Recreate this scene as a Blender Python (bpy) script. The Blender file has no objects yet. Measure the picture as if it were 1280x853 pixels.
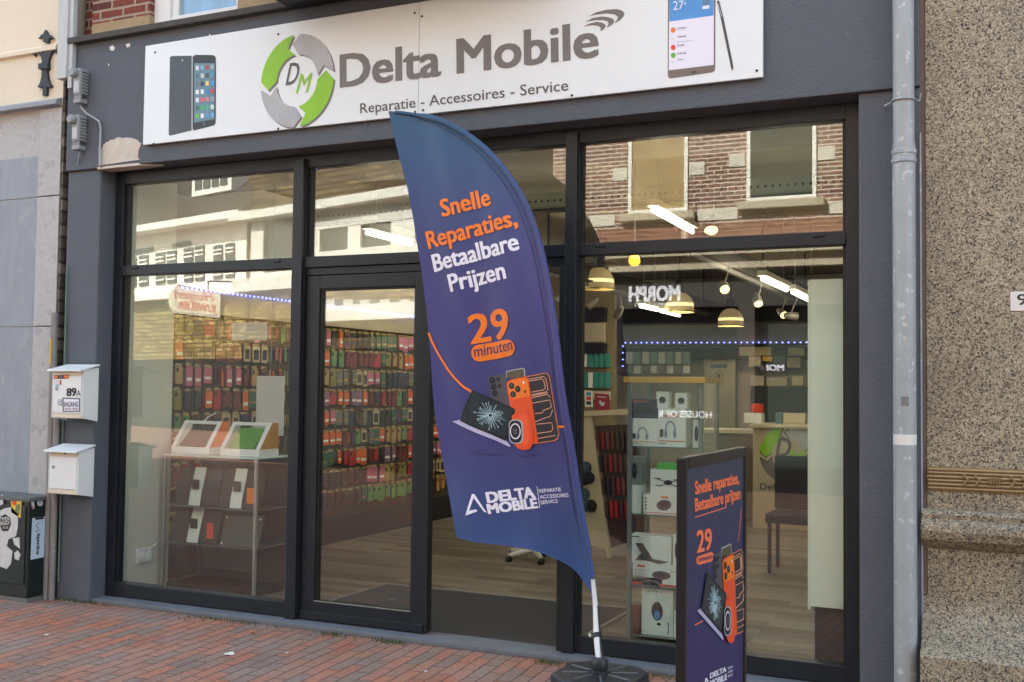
import bpy, bmesh, math, random
import numpy as np
from mathutils import Vector, Matrix
random.seed(7)
S = bpy.context.scene
COL = S.collection
# ------------------------------------------------------------------ camera
FOC, YAW, PITCH, ROLL = 1350.377, 0.434743, 0.0425802, 0.0115893
CAM = np.array([0.0, -5.6565, 1.5])
_f = np.array([-math.sin(YAW)*math.cos(PITCH), math.cos(YAW)*math.cos(PITCH), math.sin(PITCH)])
_r = np.array([math.cos(YAW), math.sin(YAW), 0.0]); _u = np.cross(_r, _f)
CR = math.cos(ROLL)*_r + math.sin(ROLL)*_u
CU = -math.sin(ROLL)*_r + math.cos(ROLL)*_u
CF = _f
cd = bpy.data.cameras.new('camera'); cam = bpy.data.objects.new('camera', cd); COL.objects.link(cam)
cd.sensor_width = 36.0; cd.lens = FOC/1280*36; cd.clip_start = 0.05; cd.clip_end = 500
M4 = Matrix(((CR[0], CU[0], -CF[0], CAM[0]), (CR[1], CU[1], -CF[1], CAM[1]), (CR[2], CU[2], -CF[2], CAM[2]), (0, 0, 0, 1)))
cam.matrix_world = M4
S.camera = cam
# ------------------------------------------------------------------ light
SUN_EL, SUN_AZ = math.radians(40), math.radians(-24)      # azimuth from +Y towards +X: the sun stands behind the shop
SKY_STRENGTH, SUN_STRENGTH, EXPOSURE = 0.15, 3.4, 2.68
w = bpy.data.worlds.new('World'); S.world = w; w.use_nodes = True
nt = w.node_tree; bg = nt.nodes['Background']
sky = nt.nodes.new('ShaderNodeTexSky'); sky.sky_type = 'NISHITA'; sky.sun_disc = False
sky.sun_elevation = SUN_EL; sky.sun_rotation = SUN_AZ; sky.air_density = 1.0; sky.dust_density = 3.0; sky.ozone_density = 1.0
hs = nt.nodes.new('ShaderNodeHueSaturation'); hs.inputs['Saturation'].default_value = 0.68
nt.links.new(sky.outputs[0], hs.inputs['Color']); wb = nt.nodes.new('ShaderNodeMix'); wb.data_type = 'RGBA'; wb.blend_type = 'MULTIPLY'; wb.inputs['Factor'].default_value = 1; wb.inputs['B'].default_value = (.93, 1.0, .96, 1)
nt.links.new(hs.outputs[0], wb.inputs['A']); nt.links.new(wb.outputs['Result'], bg.inputs['Color'])
bg.inputs['Strength'].default_value = SKY_STRENGTH
sd = bpy.data.lights.new('sun', 'SUN'); sd.energy = SUN_STRENGTH; sd.angle = math.radians(0.5); sd.color = (1.0, 0.98, 0.90)
sun = bpy.data.objects.new('sun', sd); COL.objects.link(sun)
sdir = Vector((math.sin(SUN_AZ)*math.cos(SUN_EL), math.cos(SUN_AZ)*math.cos(SUN_EL), math.sin(SUN_EL)))
sun.rotation_euler = (-sdir).to_track_quat('-Z', 'Y').to_euler(); sun.location = (0, 0, 30)
vs = S.view_settings; vs.view_transform = 'Standard'; vs.look = 'None'; vs.exposure = EXPOSURE; vs.gamma = 1.0
S.cycles.use_denoising = True; S.cycles.max_bounces = 10; S.cycles.transparent_max_bounces = 24
S.cycles.sample_clamp_indirect = 4.0; S.cycles.sample_clamp_direct = 1.2; S.cycles.caustics_reflective = False; S.cycles.caustics_refractive = False

# ------------------------------------------------------------------ measured points -> metres
def ray(px, py): return CR*(px-640)/FOC - CU*(py-426.5)/FOC + CF
def Y(px, py, y): d = ray(px, py); return CAM + d*((y-CAM[1])/d[1])
def X(px, py, x): d = ray(px, py); return CAM + d*((x-CAM[0])/d[0])
def Z(px, py, z=0.0): d = ray(px, py); return CAM + d*((z-CAM[2])/d[2])
def on_y(y): return lambda px, py: Y(px, py, y)
def on_x(x): return lambda px, py: X(px, py, x)
def on_plane(P0, n):
    P0, n = np.array(P0, float), np.array(n, float)
    def g(px, py):
        d = ray(px, py); return CAM + d*(((P0-CAM)@n)/(d@n))
    return g
NY = np.array([0, -1.0, 0])

# ------------------------------------------------------------------ materials
def lin(h):
    h = h.lstrip('#'); v = [int(h[i:i+2], 16)/255 for i in (0, 2, 4)]
    return tuple(c/12.92 if c <= .04045 else ((c+.055)/1.055)**2.4 for c in v) + (1.0,)
MATS = {}
def base(name):
    m = bpy.data.materials.new(name); m.use_nodes = True
    MATS[name] = m; return m, m.node_tree.nodes, m.node_tree.links, m.node_tree.nodes['Principled BSDF']
def mat(name, col, rough=.6, metal=0.0, var=.12, scale=6.0, bump=0.0, bscale=80.0, spec=.5, stretch=(1, 1, 1), coat=0.0):
    if name in MATS: return MATS[name]
    m, N, L, b = base(name); c = lin(col) if isinstance(col, str) else tuple(col)+(1.0,)
    b.inputs['Roughness'].default_value = rough; b.inputs['Metallic'].default_value = metal
    b.inputs['Specular IOR Level'].default_value = spec; b.inputs['Coat Weight'].default_value = coat
    tc = N.new('ShaderNodeTexCoord'); mp = N.new('ShaderNodeMapping'); mp.inputs['Scale'].default_value = stretch
    L.new(tc.outputs['Object'], mp.inputs['Vector'])
    n = N.new('ShaderNodeTexNoise'); n.inputs['Scale'].default_value = scale; n.inputs['Detail'].default_value = 5
    L.new(mp.outputs[0], n.inputs['Vector'])
    mx = N.new('ShaderNodeMix'); mx.data_type = 'RGBA'
    mx.inputs['A'].default_value = tuple(x*(1-var) for x in c[:3])+(1,); mx.inputs['B'].default_value = tuple(min(1, x*(1+var)) for x in c[:3])+(1,)
    L.new(n.outputs[0], mx.inputs['Factor']); L.new(mx.outputs['Result'], b.inputs['Base Color'])
    if bump:
        n2 = N.new('ShaderNodeTexNoise'); n2.inputs['Scale'].default_value = bscale; n2.inputs['Detail'].default_value = 4
        L.new(mp.outputs[0], n2.inputs['Vector'])
        bp = N.new('ShaderNodeBump'); bp.inputs['Strength'].default_value = bump; bp.inputs['Distance'].default_value = .01
        L.new(n2.outputs[0], bp.inputs['Height']); L.new(bp.outputs[0], b.inputs['Normal'])
    return m
def emit(name, col, strength):
    if name in MATS: return MATS[name]
    m, N, L, b = base(name)
    b.inputs['Base Color'].default_value = lin(col); b.inputs['Emission Color'].default_value = lin(col); b.inputs['Emission Strength'].default_value = strength
    return m
def ramp(N, stops, const=False):
    r = N.new('ShaderNodeValToRGB'); e = r.color_ramp.elements
    if const: r.color_ramp.interpolation = 'CONSTANT'
    while len(e) < len(stops): e.new(.5)
    for k, (p, c) in enumerate(stops): e[k].position = p; e[k].color = lin(c) if isinstance(c, str) else c
    return r
def brickmat(name, cols, mortar, bw, bh, ms, angle=0.0, flat=False, bump=.6, rough=.85, grime=None):
    """bricks laid in world metres: along the given direction and up the wall (or across the ground)"""
    m, N, L, b = base(name); g = N.new('ShaderNodeNewGeometry')
    s = N.new('ShaderNodeSeparateXYZ'); cb = N.new('ShaderNodeCombineXYZ')
    mp = N.new('ShaderNodeMapping'); mp.inputs['Rotation'].default_value = (0, 0, angle)
    L.new(g.outputs['Position'], mp.inputs['Vector']); L.new(mp.outputs[0], s.inputs[0])
    L.new(s.outputs[0], cb.inputs[0]); L.new(s.outputs[1 if flat else 2], cb.inputs[1])
    nz = N.new('ShaderNodeTexNoise'); nz.inputs['Scale'].default_value = 9; nz.inputs['Detail'].default_value = 3
    L.new(g.outputs['Position'], nz.inputs['Vector'])
    wob = N.new('ShaderNodeVectorMath'); wob.operation = 'SCALE'; wob.inputs['Scale'].default_value = bh*.16
    sub = N.new('ShaderNodeVectorMath'); sub.operation = 'SUBTRACT'; sub.inputs[1].default_value = (.5, .5, .5)
    L.new(nz.outputs['Color'], sub.inputs[0]); L.new(sub.outputs[0], wob.inputs[0])
    ad = N.new('ShaderNodeVectorMath'); L.new(cb.outputs[0], ad.inputs[0]); L.new(wob.outputs[0], ad.inputs[1])
    bt = N.new('ShaderNodeTexBrick'); bt.inputs['Scale'].default_value = 1; bt.inputs['Brick Width'].default_value = bw
    bt.inputs['Row Height'].default_value = bh; bt.inputs['Mortar Size'].default_value = ms; bt.inputs['Mortar Smooth'].default_value = .3
    bt.inputs['Color1'].default_value = (0, 0, 0, 1); bt.inputs['Color2'].default_value = (1, 1, 1, 1); bt.inputs['Mortar'].default_value = (.5, .5, .5, 1)
    L.new(ad.outputs[0], bt.inputs['Vector'])
    n = len(cols); r = ramp(N, [(k/n, c) for k, c in enumerate(cols)], True); L.new(bt.outputs['Color'], r.inputs[0])
    n2 = N.new('ShaderNodeTexNoise'); n2.inputs['Scale'].default_value = 35; n2.inputs['Detail'].default_value = 6
    L.new(g.outputs['Position'], n2.inputs['Vector'])
    v = N.new('ShaderNodeMix'); v.data_type = 'RGBA'; v.blend_type = 'MULTIPLY'; v.inputs['Factor'].default_value = 1
    rr = ramp(N, [(.3, (.72, .72, .72, 1)), (.7, (1.12, 1.1, 1.08, 1))]); L.new(n2.outputs[0], rr.inputs[0])
    L.new(r.outputs[0], v.inputs['A']); L.new(rr.outputs[0], v.inputs['B']); out = v.outputs['Result']
    if grime:
        n3 = N.new('ShaderNodeTexNoise'); n3.inputs['Scale'].default_value = 2.2; n3.inputs['Detail'].default_value = 7; n3.inputs['Roughness'].default_value = .65
        L.new(g.outputs['Position'], n3.inputs['Vector']); r3 = ramp(N, [(.42, (0, 0, 0, 1)), (.72, (.75, .75, .75, 1))]); L.new(n3.outputs[0], r3.inputs[0])
        gm = N.new('ShaderNodeMix'); gm.data_type = 'RGBA'; gm.inputs['B'].default_value = lin(grime); L.new(r3.outputs[0], gm.inputs['Factor']); L.new(out, gm.inputs['A']); out = gm.outputs['Result']
    mm = N.new('ShaderNodeMix'); mm.data_type = 'RGBA'; mm.inputs['B'].default_value = lin(mortar)
    L.new(bt.outputs['Fac'], mm.inputs['Factor']); L.new(out, mm.inputs['A']); L.new(mm.outputs['Result'], b.inputs['Base Color'])
    b.inputs['Roughness'].default_value = rough; b.inputs['Specular IOR Level'].default_value = .3
    h = N.new('ShaderNodeMath'); h.operation = 'MULTIPLY_ADD'; h.inputs[1].default_value = .35; L.new(n2.outputs[0], h.inputs[0])
    iv = N.new('ShaderNodeMath'); iv.operation = 'SUBTRACT'; iv.inputs[0].default_value = 1; L.new(bt.outputs['Fac'], iv.inputs[1]); L.new(iv.outputs[0], h.inputs[2])
    bp = N.new('ShaderNodeBump'); bp.inputs['Strength'].default_value = bump; bp.inputs['Distance'].default_value = .008
    L.new(h.outputs[0], bp.inputs['Height']); L.new(bp.outputs[0], b.inputs['Normal'])
    return m
def granite(name):
    m, N, L, b = base(name); g = N.new('ShaderNodeNewGeometry')
    v = N.new('ShaderNodeTexVoronoi'); v.inputs['Scale'].default_value = 185
    dn = N.new('ShaderNodeTexNoise'); dn.inputs['Scale'].default_value = 140
    av = N.new('ShaderNodeMix'); av.data_type = 'VECTOR'; av.inputs['Factor'].default_value = .02
    L.new(g.outputs['Position'], dn.inputs['Vector']); L.new(g.outputs['Position'], av.inputs['A']); L.new(dn.outputs['Color'], av.inputs['B'])
    L.new(av.outputs['Result'], v.inputs['Vector'])
    sp = N.new('ShaderNodeSeparateColor'); L.new(v.outputs['Color'], sp.inputs[0])
    r = ramp(N, [(0, '#2a2723'), (.15, '#524c43'), (.29, '#958b78'), (.52, '#aca089'), (.72, '#9c917b'), (.86, '#c2b69e'), (.95, '#6b6457')], True)
    L.new(sp.outputs[0], r.inputs[0])
    n3 = N.new('ShaderNodeTexNoise'); n3.inputs['Scale'].default_value = 1.7; n3.inputs['Detail'].default_value = 5
    L.new(g.outputs['Position'], n3.inputs['Vector']); r3 = ramp(N, [(.35, (.8, .79, .77, 1)), (.65, (1.08, 1.07, 1.05, 1))]); L.new(n3.outputs[0], r3.inputs[0])
    mu = N.new('ShaderNodeMix'); mu.data_type = 'RGBA'; mu.blend_type = 'MULTIPLY'; mu.inputs['Factor'].default_value = 1
    L.new(r.outputs[0], mu.inputs['A']); L.new(r3.outputs[0], mu.inputs['B']); L.new(mu.outputs['Result'], b.inputs['Base Color'])
    b.inputs['Roughness'].default_value = .55
    bp = N.new('ShaderNodeBump'); bp.inputs['Strength'].default_value = .35; bp.inputs['Distance'].default_value = .003
    L.new(sp.outputs[0], bp.inputs['Height']); L.new(bp.outputs[0], b.inputs['Normal'])
    return m
def glass(name, refl=.085, tint=(.975, .992, .975, 1)):
    m, N, L, b = base(name); N.remove(b); o = N['Material Output']
    t = N.new('ShaderNodeBsdfTransparent'); t.inputs[0].default_value = tint
    g = N.new('ShaderNodeBsdfGlossy'); g.inputs['Roughness'].default_value = 0.0; g.inputs[0].default_value = (1, 1, 1, 1)
    gg = N.new('ShaderNodeNewGeometry'); dt = N.new('ShaderNodeVectorMath'); dt.operation = 'DOT_PRODUCT'
    L.new(gg.outputs['True Normal'], dt.inputs[0]); L.new(gg.outputs['Incoming'], dt.inputs[1])
    ab_ = N.new('ShaderNodeMath'); ab_.operation = 'ABSOLUTE'; L.new(dt.outputs['Value'], ab_.inputs[0])
    om = N.new('ShaderNodeMath'); om.operation = 'SUBTRACT'; om.inputs[0].default_value = 1; L.new(ab_.outputs[0], om.inputs[1])
    p5 = N.new('ShaderNodeMath'); p5.operation = 'POWER'; p5.inputs[1].default_value = 5; L.new(om.outputs[0], p5.inputs[0])
    ad = N.new('ShaderNodeMath'); ad.operation = 'MULTIPLY_ADD'; ad.use_clamp = True; ad.inputs[1].default_value = 1-refl; ad.inputs[2].default_value = refl; L.new(p5.outputs[0], ad.inputs[0])
    # float glass is never dead flat: a slow ripple in the pane
    gp = N.new('ShaderNodeNewGeometry'); nz = N.new('ShaderNodeTexNoise'); nz.inputs['Scale'].default_value = 1.1; nz.inputs['Detail'].default_value = 1
    bp = N.new('ShaderNodeBump'); bp.inputs['Strength'].default_value = .05; bp.inputs['Distance'].default_value = .0016
    L.new(gp.outputs['Position'], nz.inputs['Vector']); L.new(nz.outputs[0], bp.inputs['Height']); L.new(bp.outputs[0], g.inputs['Normal'])
    mx = N.new('ShaderNodeMixShader'); L.new(ad.outputs[0], mx.inputs[0]); L.new(t.outputs[0], mx.inputs[1]); L.new(g.outputs[0], mx.inputs[2])
    L.new(mx.outputs[0], o.inputs['Surface']); return m

stucco = mat('dark grey stucco', '#585d65', .8, var=.1, scale=3, bump=.5, bscale=70)
def chips(m, col, lo, scale, amount=1.0):
    N, L = m.node_tree.nodes, m.node_tree.links; b = N['Principled BSDF']; src = b.inputs['Base Color'].links[0].from_socket
    g = N.new('ShaderNodeNewGeometry'); n = N.new('ShaderNodeTexNoise'); n.inputs['Scale'].default_value = scale; n.inputs['Detail'].default_value = 6; n.inputs['Roughness'].default_value = .6
    L.new(g.outputs['Position'], n.inputs['Vector']); r = ramp(N, [(lo, (0, 0, 0, 1)), (lo+.03, (amount, amount, amount, 1))]); L.new(n.outputs[0], r.inputs[0])
    mx = N.new('ShaderNodeMix'); mx.data_type = 'RGBA'; mx.inputs['B'].default_value = lin(col); L.new(r.outputs[0], mx.inputs['Factor']); L.new(src, mx.inputs['A']); L.new(mx.outputs['Result'], b.inputs['Base Color'])
chips(stucco, '#9c9a98', .735, 17)
stucco_light = mat('bare plaster', '#c9c0b3', .9, var=.2, scale=14, bump=.5, bscale=60)
frame_m = mat('anthracite aluminium', '#1f242a', .42, var=.22, scale=7, spec=.35, stretch=(1, 1, .5))
frame_d = mat('black gasket', '#101214', .6)
white_panel = mat('white sign panel', '#e0e6e8', .35, var=.025, scale=1.5)
sign_grey = mat('grey sign print', '#716c69', .5, var=.06, scale=5)
sign_dk = mat('dark grey sign print', '#57524f', .5)
green_p = mat('green sign print', '#86bd1e', .45, var=.28, scale=5)
silver_p = mat('silver sign print', '#a9abad', .45, var=.3, scale=6)
black = mat('black paint', '#15161a', .5, var=.2)
white = mat('white paint', '#dcdad6', .5, var=.04)
cream = mat('cream render', '#dccfb8', .85, var=.06, scale=2.5, bump=.2, bscale=40)
stone_g = mat('grey stone', '#b1b0af', .85, var=.18, scale=30, bump=.3, bscale=90)
stone_b = mat('blue grey stone', '#92989f', .8, var=.16, scale=5, bump=.15, bscale=30, stretch=(3, 3, .8))
zinc = mat('galvanised steel', '#9ba1a4', .5, .1, var=.22, scale=14, bump=.1, bscale=20, stretch=(1, 1, .45))
conduit = mat('grey painted conduit', '#84807c', .6, var=.15, scale=8)
brown_strip = mat('weathered timber strip', '#75655a', .85, var=.35, scale=10, bump=.3, stretch=(4, 4, .6))
gran = granite('speckled granite')
bronze = mat('bronze band', '#94805c', .5, .5, var=.3, scale=30)
glass_m = glass('shop glass', .064)
cab_glass = glass('display glass', .02, (.98, .995, .985, 1))
paver = brickmat('brick pavers', ['#a8705d', '#957365', '#ad745d', '#8b746a', '#a16b57', '#93786b', '#b07259', '#9c7260', '#877369', '#a47763'], '#54463e', .262, .082, .0042, math.radians(90-5), True, .7, .8, grime='#94837a')
redbrick = brickmat('red brick', ['#7b4034', '#6c3a31', '#85483a', '#5f3430'], '#9a8a78', .21, .065, .01)
oppbrick = brickmat('dark red brick', ['#7a534a', '#6a463f', '#84594d', '#714c44'], '#c2b5a5', .21, .066, .012)
yelbrick = brickmat('yellow brick', ['#a98d5c', '#9a7f50', '#b3986a', '#8f7548'], '#8d7a58', .22, .065, .011, math.radians(12))
brownbrick = brickmat('brown brick', ['#75603f', '#66543a', '#806a49', '#5e4c33'], '#91805f', .22, .07, .012, math.radians(12))
roof_m = brickmat('dark roof tiles', ['#3b3634', '#443e3a', '#35302e'], '#231f1e', .25, .2, .02)
planks = brickmat('grey oak laminate', ['#7a7466', '#655f54', '#888172', '#726c5f', '#5d574c', '#7f7869'], '#433e36', .95, .125, .002, 0, True, .15, .42)
carpet = mat('charcoal entrance carpet', '#3f3e3d', .95, var=.35, scale=60, bump=.6, bscale=250)
inner = mat('warm white interior wall', '#b2afa5', .85, var=.05, scale=2)
ceil_w = mat('white ceiling boards', '#e2dfce', .85, var=.05)
ceil_d = mat('taupe ceiling', '#a59c86', .9, var=.08)
dark_in = mat('dark interior joinery', '#1c1a1c', .6)
steel_dk = mat('dark steel beam', '#3a352e', .6, .2, var=.2)
pale_grn = mat('frosted pale panel', '#e2eddb', .35, var=.03, scale=2)
alu = mat('aluminium profile', '#a7aba8', .35, .7, var=.08)
card = mat('matt white card', '#e8ebe5', .6, var=.05)
orange_p = mat('orange print', '#f07a1c', .55, var=.04)
orange2 = mat('deep orange print', '#e2501c', .5, var=.1)
white_p = mat('white print', '#e6e5f2', .55, var=.02)
purple_p = mat('purple print', '#383066', .6)
navy_p = mat('navy print', '#232842', .45, var=.1)
grey_p = mat('slate print', '#4c4b55', .5, var=.2)
screen_p = mat('dark screen print', '#182a33', .4, var=.6, scale=30)
crack_p = mat('pale crack print', '#a8c8d0', .5)
blue_p = mat('blue print', '#4e93d3', .5, var=.2, scale=4)
red_p = mat('red print', '#b3282f', .55, var=.1)
red_o = mat('red orange print', '#d84628', .55, var=.1)
yellow_p = mat('yellow print', '#d4b03a', .55, var=.1)
flag_back = None

# ------------------------------------------------------------------ mesh builder
class MB:
    def __init__(s): s.v = []; s.f = []; s.m = []; s.mats = []
    def mi(s, m):
        if m not in s.mats: s.mats.append(m)
        return s.mats.index(m)
    def add(s, vs, fs, m):
        k = len(s.v); s.v += [tuple(map(float, p)) for p in vs]; i = s.mi(m)
        for f in fs: s.f.append([k+j for j in f]); s.m.append(i)
        return s
    def box(s, x0, x1, y0, y1, z0, z1, m):
        return s.add([(x0, y0, z0), (x1, y0, z0), (x1, y1, z0), (x0, y1, z0), (x0, y0, z1), (x1, y0, z1), (x1, y1, z1), (x0, y1, z1)],
                     [(0, 3, 2, 1), (4, 5, 6, 7), (0, 1, 5, 4), (1, 2, 6, 5), (2, 3, 7, 6), (3, 0, 4, 7)], m)
    def prism(s, pts, n, t0, t1, m):
        """solid between two offset copies of a polygon"""
        n = np.array(n, float); n /= np.linalg.norm(n); P = [np.array(p, float) for p in pts]; k = len(P)
        vs = [p+n*t0 for p in P]+[p+n*t1 for p in P]
        return s.add(vs, [list(range(k))[::-1], [k+i for i in range(k)]]+[(i, (i+1) % k, k+(i+1) % k, k+i) for i in range(k)], m)
    def tube(s, path, r, m, seg=12, cap=True):
        P = [Vector(map(float, p)) for p in path]; rs = r if isinstance(r, (list, tuple)) else [r]*len(P)
        up = None; rings = []
        for i, p in enumerate(P):
            d = (P[min(i+1, len(P)-1)]-P[max(i-1, 0)]).normalized()
            if up is None: up = d.orthogonal().normalized()
            up = (up-d*up.dot(d)).normalized(); q = d.cross(up)
            rings.append([p+(up*math.cos(2*math.pi*j/seg)+q*math.sin(2*math.pi*j/seg))*rs[i] for j in range(seg)])
        vs = [v for rg in rings for v in rg]; fs = []
        for i in range(len(P)-1):
            for j in range(seg): fs.append((i*seg+j, i*seg+(j+1) % seg, (i+1)*seg+(j+1) % seg, (i+1)*seg+j))
        if cap: fs += [list(range(seg))[::-1], [(len(P)-1)*seg+j for j in range(seg)]]
        return s.add(vs, fs, m)
    def lathe(s, c, prof, m, seg=28, a=Vector((0, 0, 1)), cap=True):
        return s.tube([Vector(c)+a*h for _, h in prof], [max(r, 1e-4) for r, _ in prof], m, seg, cap)
    def build(s, name, parent=None, bevel=0.0, smooth=False, conform=None, origin=None, segs=2):
        me = bpy.data.meshes.new(name)
        off = np.zeros(3)
        if parent is not None:
            q = parent
            while q is not None: off = off+np.array(q.location); q = q.parent
        V = np.array(s.v) if s.v else np.zeros((0, 3))
        if parent is None:
            if origin is None: origin = ((V[:, 0].min()+V[:, 0].max())/2, (V[:, 1].min()+V[:, 1].max())/2, V[:, 2].min())
            off = np.array(origin, float)
        bm = bmesh.new(); bv = [bm.verts.new(p-off) for p in V]
        for f, mi in zip(s.f, s.m):
            try: fc = bm.faces.new([bv[i] for i in f]); fc.material_index = mi
            except ValueError: pass
        bmesh.ops.recalc_face_normals(bm, faces=bm.faces)
        if conform:
            conform(bm, off)
        if bevel:
            ed = [e for e in bm.edges if len(e.link_faces) == 2 and e.calc_face_angle(0) > .5]
            bmesh.ops.bevel(bm, geom=ed, offset=bevel, segments=segs, affect='EDGES', clamp_overlap=True, profile=.6)
        if smooth:
            for f in bm.faces: f.smooth = len(f.verts) == 4
            for e in bm.edges: e.smooth = not (len(e.link_faces) != 2 or e.calc_face_angle(0) > .7)
        bm.to_mesh(me); bm.free()
        for m in s.mats: me.materials.append(m)
        o = bpy.data.objects.new(name, me); COL.objects.link(o)
        if parent is not None: o.parent = parent
        else: o.location = tuple(off)
        return o
def tag(o, label, cat, group=None):
    o['label'] = label; o['category'] = cat
    if group: o['group'] = group
    return o
def thing(name, loc, label, cat, group=None):
    o = bpy.data.objects.new(name, None); COL.objects.link(o); o.location = tuple(map(float, loc)); o.empty_display_size = .1
    return tag(o, label, cat, group)
def structure(o): o['kind'] = 'structure'; return o
def copy_tree(o, parent=None):
    c = o.copy(); COL.objects.link(c)
    if parent is not None: c.parent = parent
    for ch in list(o.children): copy_tree(ch, c)
    return c

# ------------------------------------------------------------------ lettering
_tc = {}
def glyphs(body, bold, shear):
    k = (body, bold, shear)
    if k not in _tc:
        cu = bpy.data.curves.new('t', 'FONT'); cu.body = body; cu.offset = bold; cu.shear = shear; cu.resolution_u = 3; cu.fill_mode = 'FRONT'
        ob = bpy.data.objects.new('t', cu); me = ob.to_mesh()
        V = [(v.co.x, v.co.y) for v in me.vertices]; F = [list(p.vertices) for p in me.polygons]
        ob.to_mesh_clear(); bpy.data.objects.remove(ob); bpy.data.curves.remove(cu); _tc[k] = (V, F)
    return _tc[k]
def cap_h():
    V, F = glyphs('H', 0, 0); return max(y for _, y in V)
CAPH = cap_h()
def lettering(mb, body, p0, p1, up, m, n=NY, off=.002, bold=.0, shear=0.0):
    """flat printed word between the base points p0 and p1; up is the capital height as a vector; bold is inked on by stepped copies"""
    V, F = glyphs(body, 0, shear)
    if not V: return mb
    xs = [x for x, _ in V]; x0, x1 = min(xs)-bold, max(xs)+bold; p0, p1, up, n = (np.array(q, float) for q in (p0, p1, up, n))
    n = n/np.linalg.norm(n)
    sh = [(0, 0)] if bold < .004 else [(0, 0), (-bold, -bold*.5), (bold, bold*.5), (-bold, bold*.5), (bold, -bold*.5)]
    if bold > .03: sh += [(0, bold*.6), (0, -bold*.6)]
    for k, (dx, dy) in enumerate(sh):
        mb.add([p0+(p1-p0)*((x+dx-x0)/(x1-x0))+up*((y+dy)/CAPH)+n*(off+.00008*k) for x, y in V], F, m)
    return mb
def word(mb, M, body, a, b, top, m, n=NY, off=.002, bold=.02, shear=0.0):
    p0 = M(*a); return lettering(mb, body, p0, M(*b), M(*top)-p0, m, n, off, bold, shear)
def poly(mb, M, pts, m, n=NY, off=.002, th=.0008):
    return mb.prism([M(*p) for p in pts], n, off-th, off, m)
def ell(cx, cy, rx, ry, rot=0.0, k=20, a0=0, a1=360):
    o = []
    for i in range(k if a1-a0 >= 360 else k+1):
        t = math.radians(a0+(a1-a0)*i/k); x, y = rx*math.cos(t), ry*math.sin(t)
        o.append((cx+x*math.cos(rot)-y*math.sin(rot), cy+x*math.sin(rot)+y*math.cos(rot)))
    return o
def stroke(mb, M, pts, wd, m, n=NY, off=.002, th=.0008):
    """a printed line of even width along a pixel path"""
    P = [np.array(p, float) for p in pts]; A, B = [], []
    for i, p in enumerate(P):
        d = P[min(i+1, len(P)-1)]-P[max(i-1, 0)]; d /= (np.hypot(*d) or 1); q = np.array([-d[1], d[0]])*wd/2
        A.append(p+q); B.append(p-q)
    for i in range(len(P)-1): poly(mb, M, [A[i], A[i+1], B[i+1], B[i]], m, n, off, th)
    return mb
def rrect(x0, y0, x1, y1, r, k=4):
    o = []
    for cx, cy, a in ((x1-r, y0+r, -90), (x1-r, y1-r, 0), (x0+r, y1-r, 90), (x0+r, y0+r, 180)):
        for i in range(k+1): t = math.radians(a+90*i/k); o.append((cx+r*math.cos(t), cy+r*math.sin(t)))
    return o
def crop(x0, y0, s): return lambda x, y: (x0+x/s, y0+y/s)

# ================================================================== SETTING
chips(frame_m, '#4d5258', .70, 30, .6); chips(zinc, '#c9cdce', .60, 22, .6); chips(stone_b, '#a7a9ae', .60, 6, .35); chips(stone_g, '#8c8b8a', .58, 9, .4); chips(conduit, '#a09c96', .62, 14, .5)
g = MB().box(-60, 60, -60, 40, -.3, 0, paver).build('pavement'); structure(g)

YF, YP = -.16, -.135          # front of the fascia, front of the pillars
shop = thing('shop_building', (-3.2, 5, 0), 'dark grey plastered shop building with tall anthracite glass front and open door', 'building')
def resample_edge(P, rnd_):
    o = []
    for (x0, y0), (x1, y1) in zip(P, P[1:]):
        for k in range(5): o.append((x0+(x1-x0)*k/5+rnd_.gauss(0, .55), y0+(y1-y0)*k/5+rnd_.gauss(0, .55)))
    return o+[P[-1]]
b = MB()
b.box(-6.02, -.40, YF, .3, 2.975, 3.862, stucco)
fas = b.build('fascia', shop, bevel=.008)
b = MB()
rp_ = random.Random(9); edge_ = resample_edge([(126, 188), (131, 180), (140, 175.5), (150, 171.5), (163, 172.5), (172, 175), (177.5, 180), (174, 187), (173, 194), (175, 200)], rp_)
b.prism([Y(*q, YF) for q in edge_+[(126, 207)]], NY, -.01, .004, stucco_light)
b.prism([(-5.72, YF-.003, 2.972), (-5.35, YF-.003, 2.972), (-5.20, -.08, 2.972), (-5.34, -.06, 2.972), (-5.71, -.05, 2.972)], (0, 0, -1), -.01, .006, stucco_light)
b.build('bare_plaster_patch', fas)
for P_ in ([(137, 59), (141, 57), (144, 60), (142, 64), (138, 63)], [(157, 56), (162, 54), (163, 58), (159, 60)], [(261.5, 43), (263, 43), (263, 50), (261.5, 50)], [(135, 80), (137, 80), (136, 83)]):
    b = MB(); b.prism([Y(*q, YF) for q in P_], NY, -.004, .002, white); b.build('plaster_chip', fas)
for x0, x1 in ((-6.02, -5.712), (-.687, -.40)):
    MB().box(x0, x1, YP, .12, 0, 2.975, stucco).build('pillar', shop, bevel=.012)
MB().box(-5.75, -.66, -.115, .1, 0, .028, mat('worn bluestone', '#6a6d73', .8, var=.25, scale=9, bump=.2)).build('sill', shop, bevel=.006)
b = MB()
b.box(-6.02, -.40, -.02, .3, 3.862, 9.9, redbrick)
b.box(-6.02, -.40, .3, 11, 3.4, 9.9, redbrick)
b.box(-6.10, -6.02, .1, 11, 0, 9.9, stucco); b.box(-.5, -.40, .12, 11, 0, 3.4, stucco); b.box(-6.02, -.5, 10.6, 11, 0, 3.4, stucco)
b.build('upper_wall', shop)
MB().box(-6.02, -2.0, YF-.05, .0, 3.862, 3.905, mat('dark stone ledge', '#4a4744', .9, var=.4, scale=25, bump=.4)).build('ledge', shop, bevel=.006)
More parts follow.
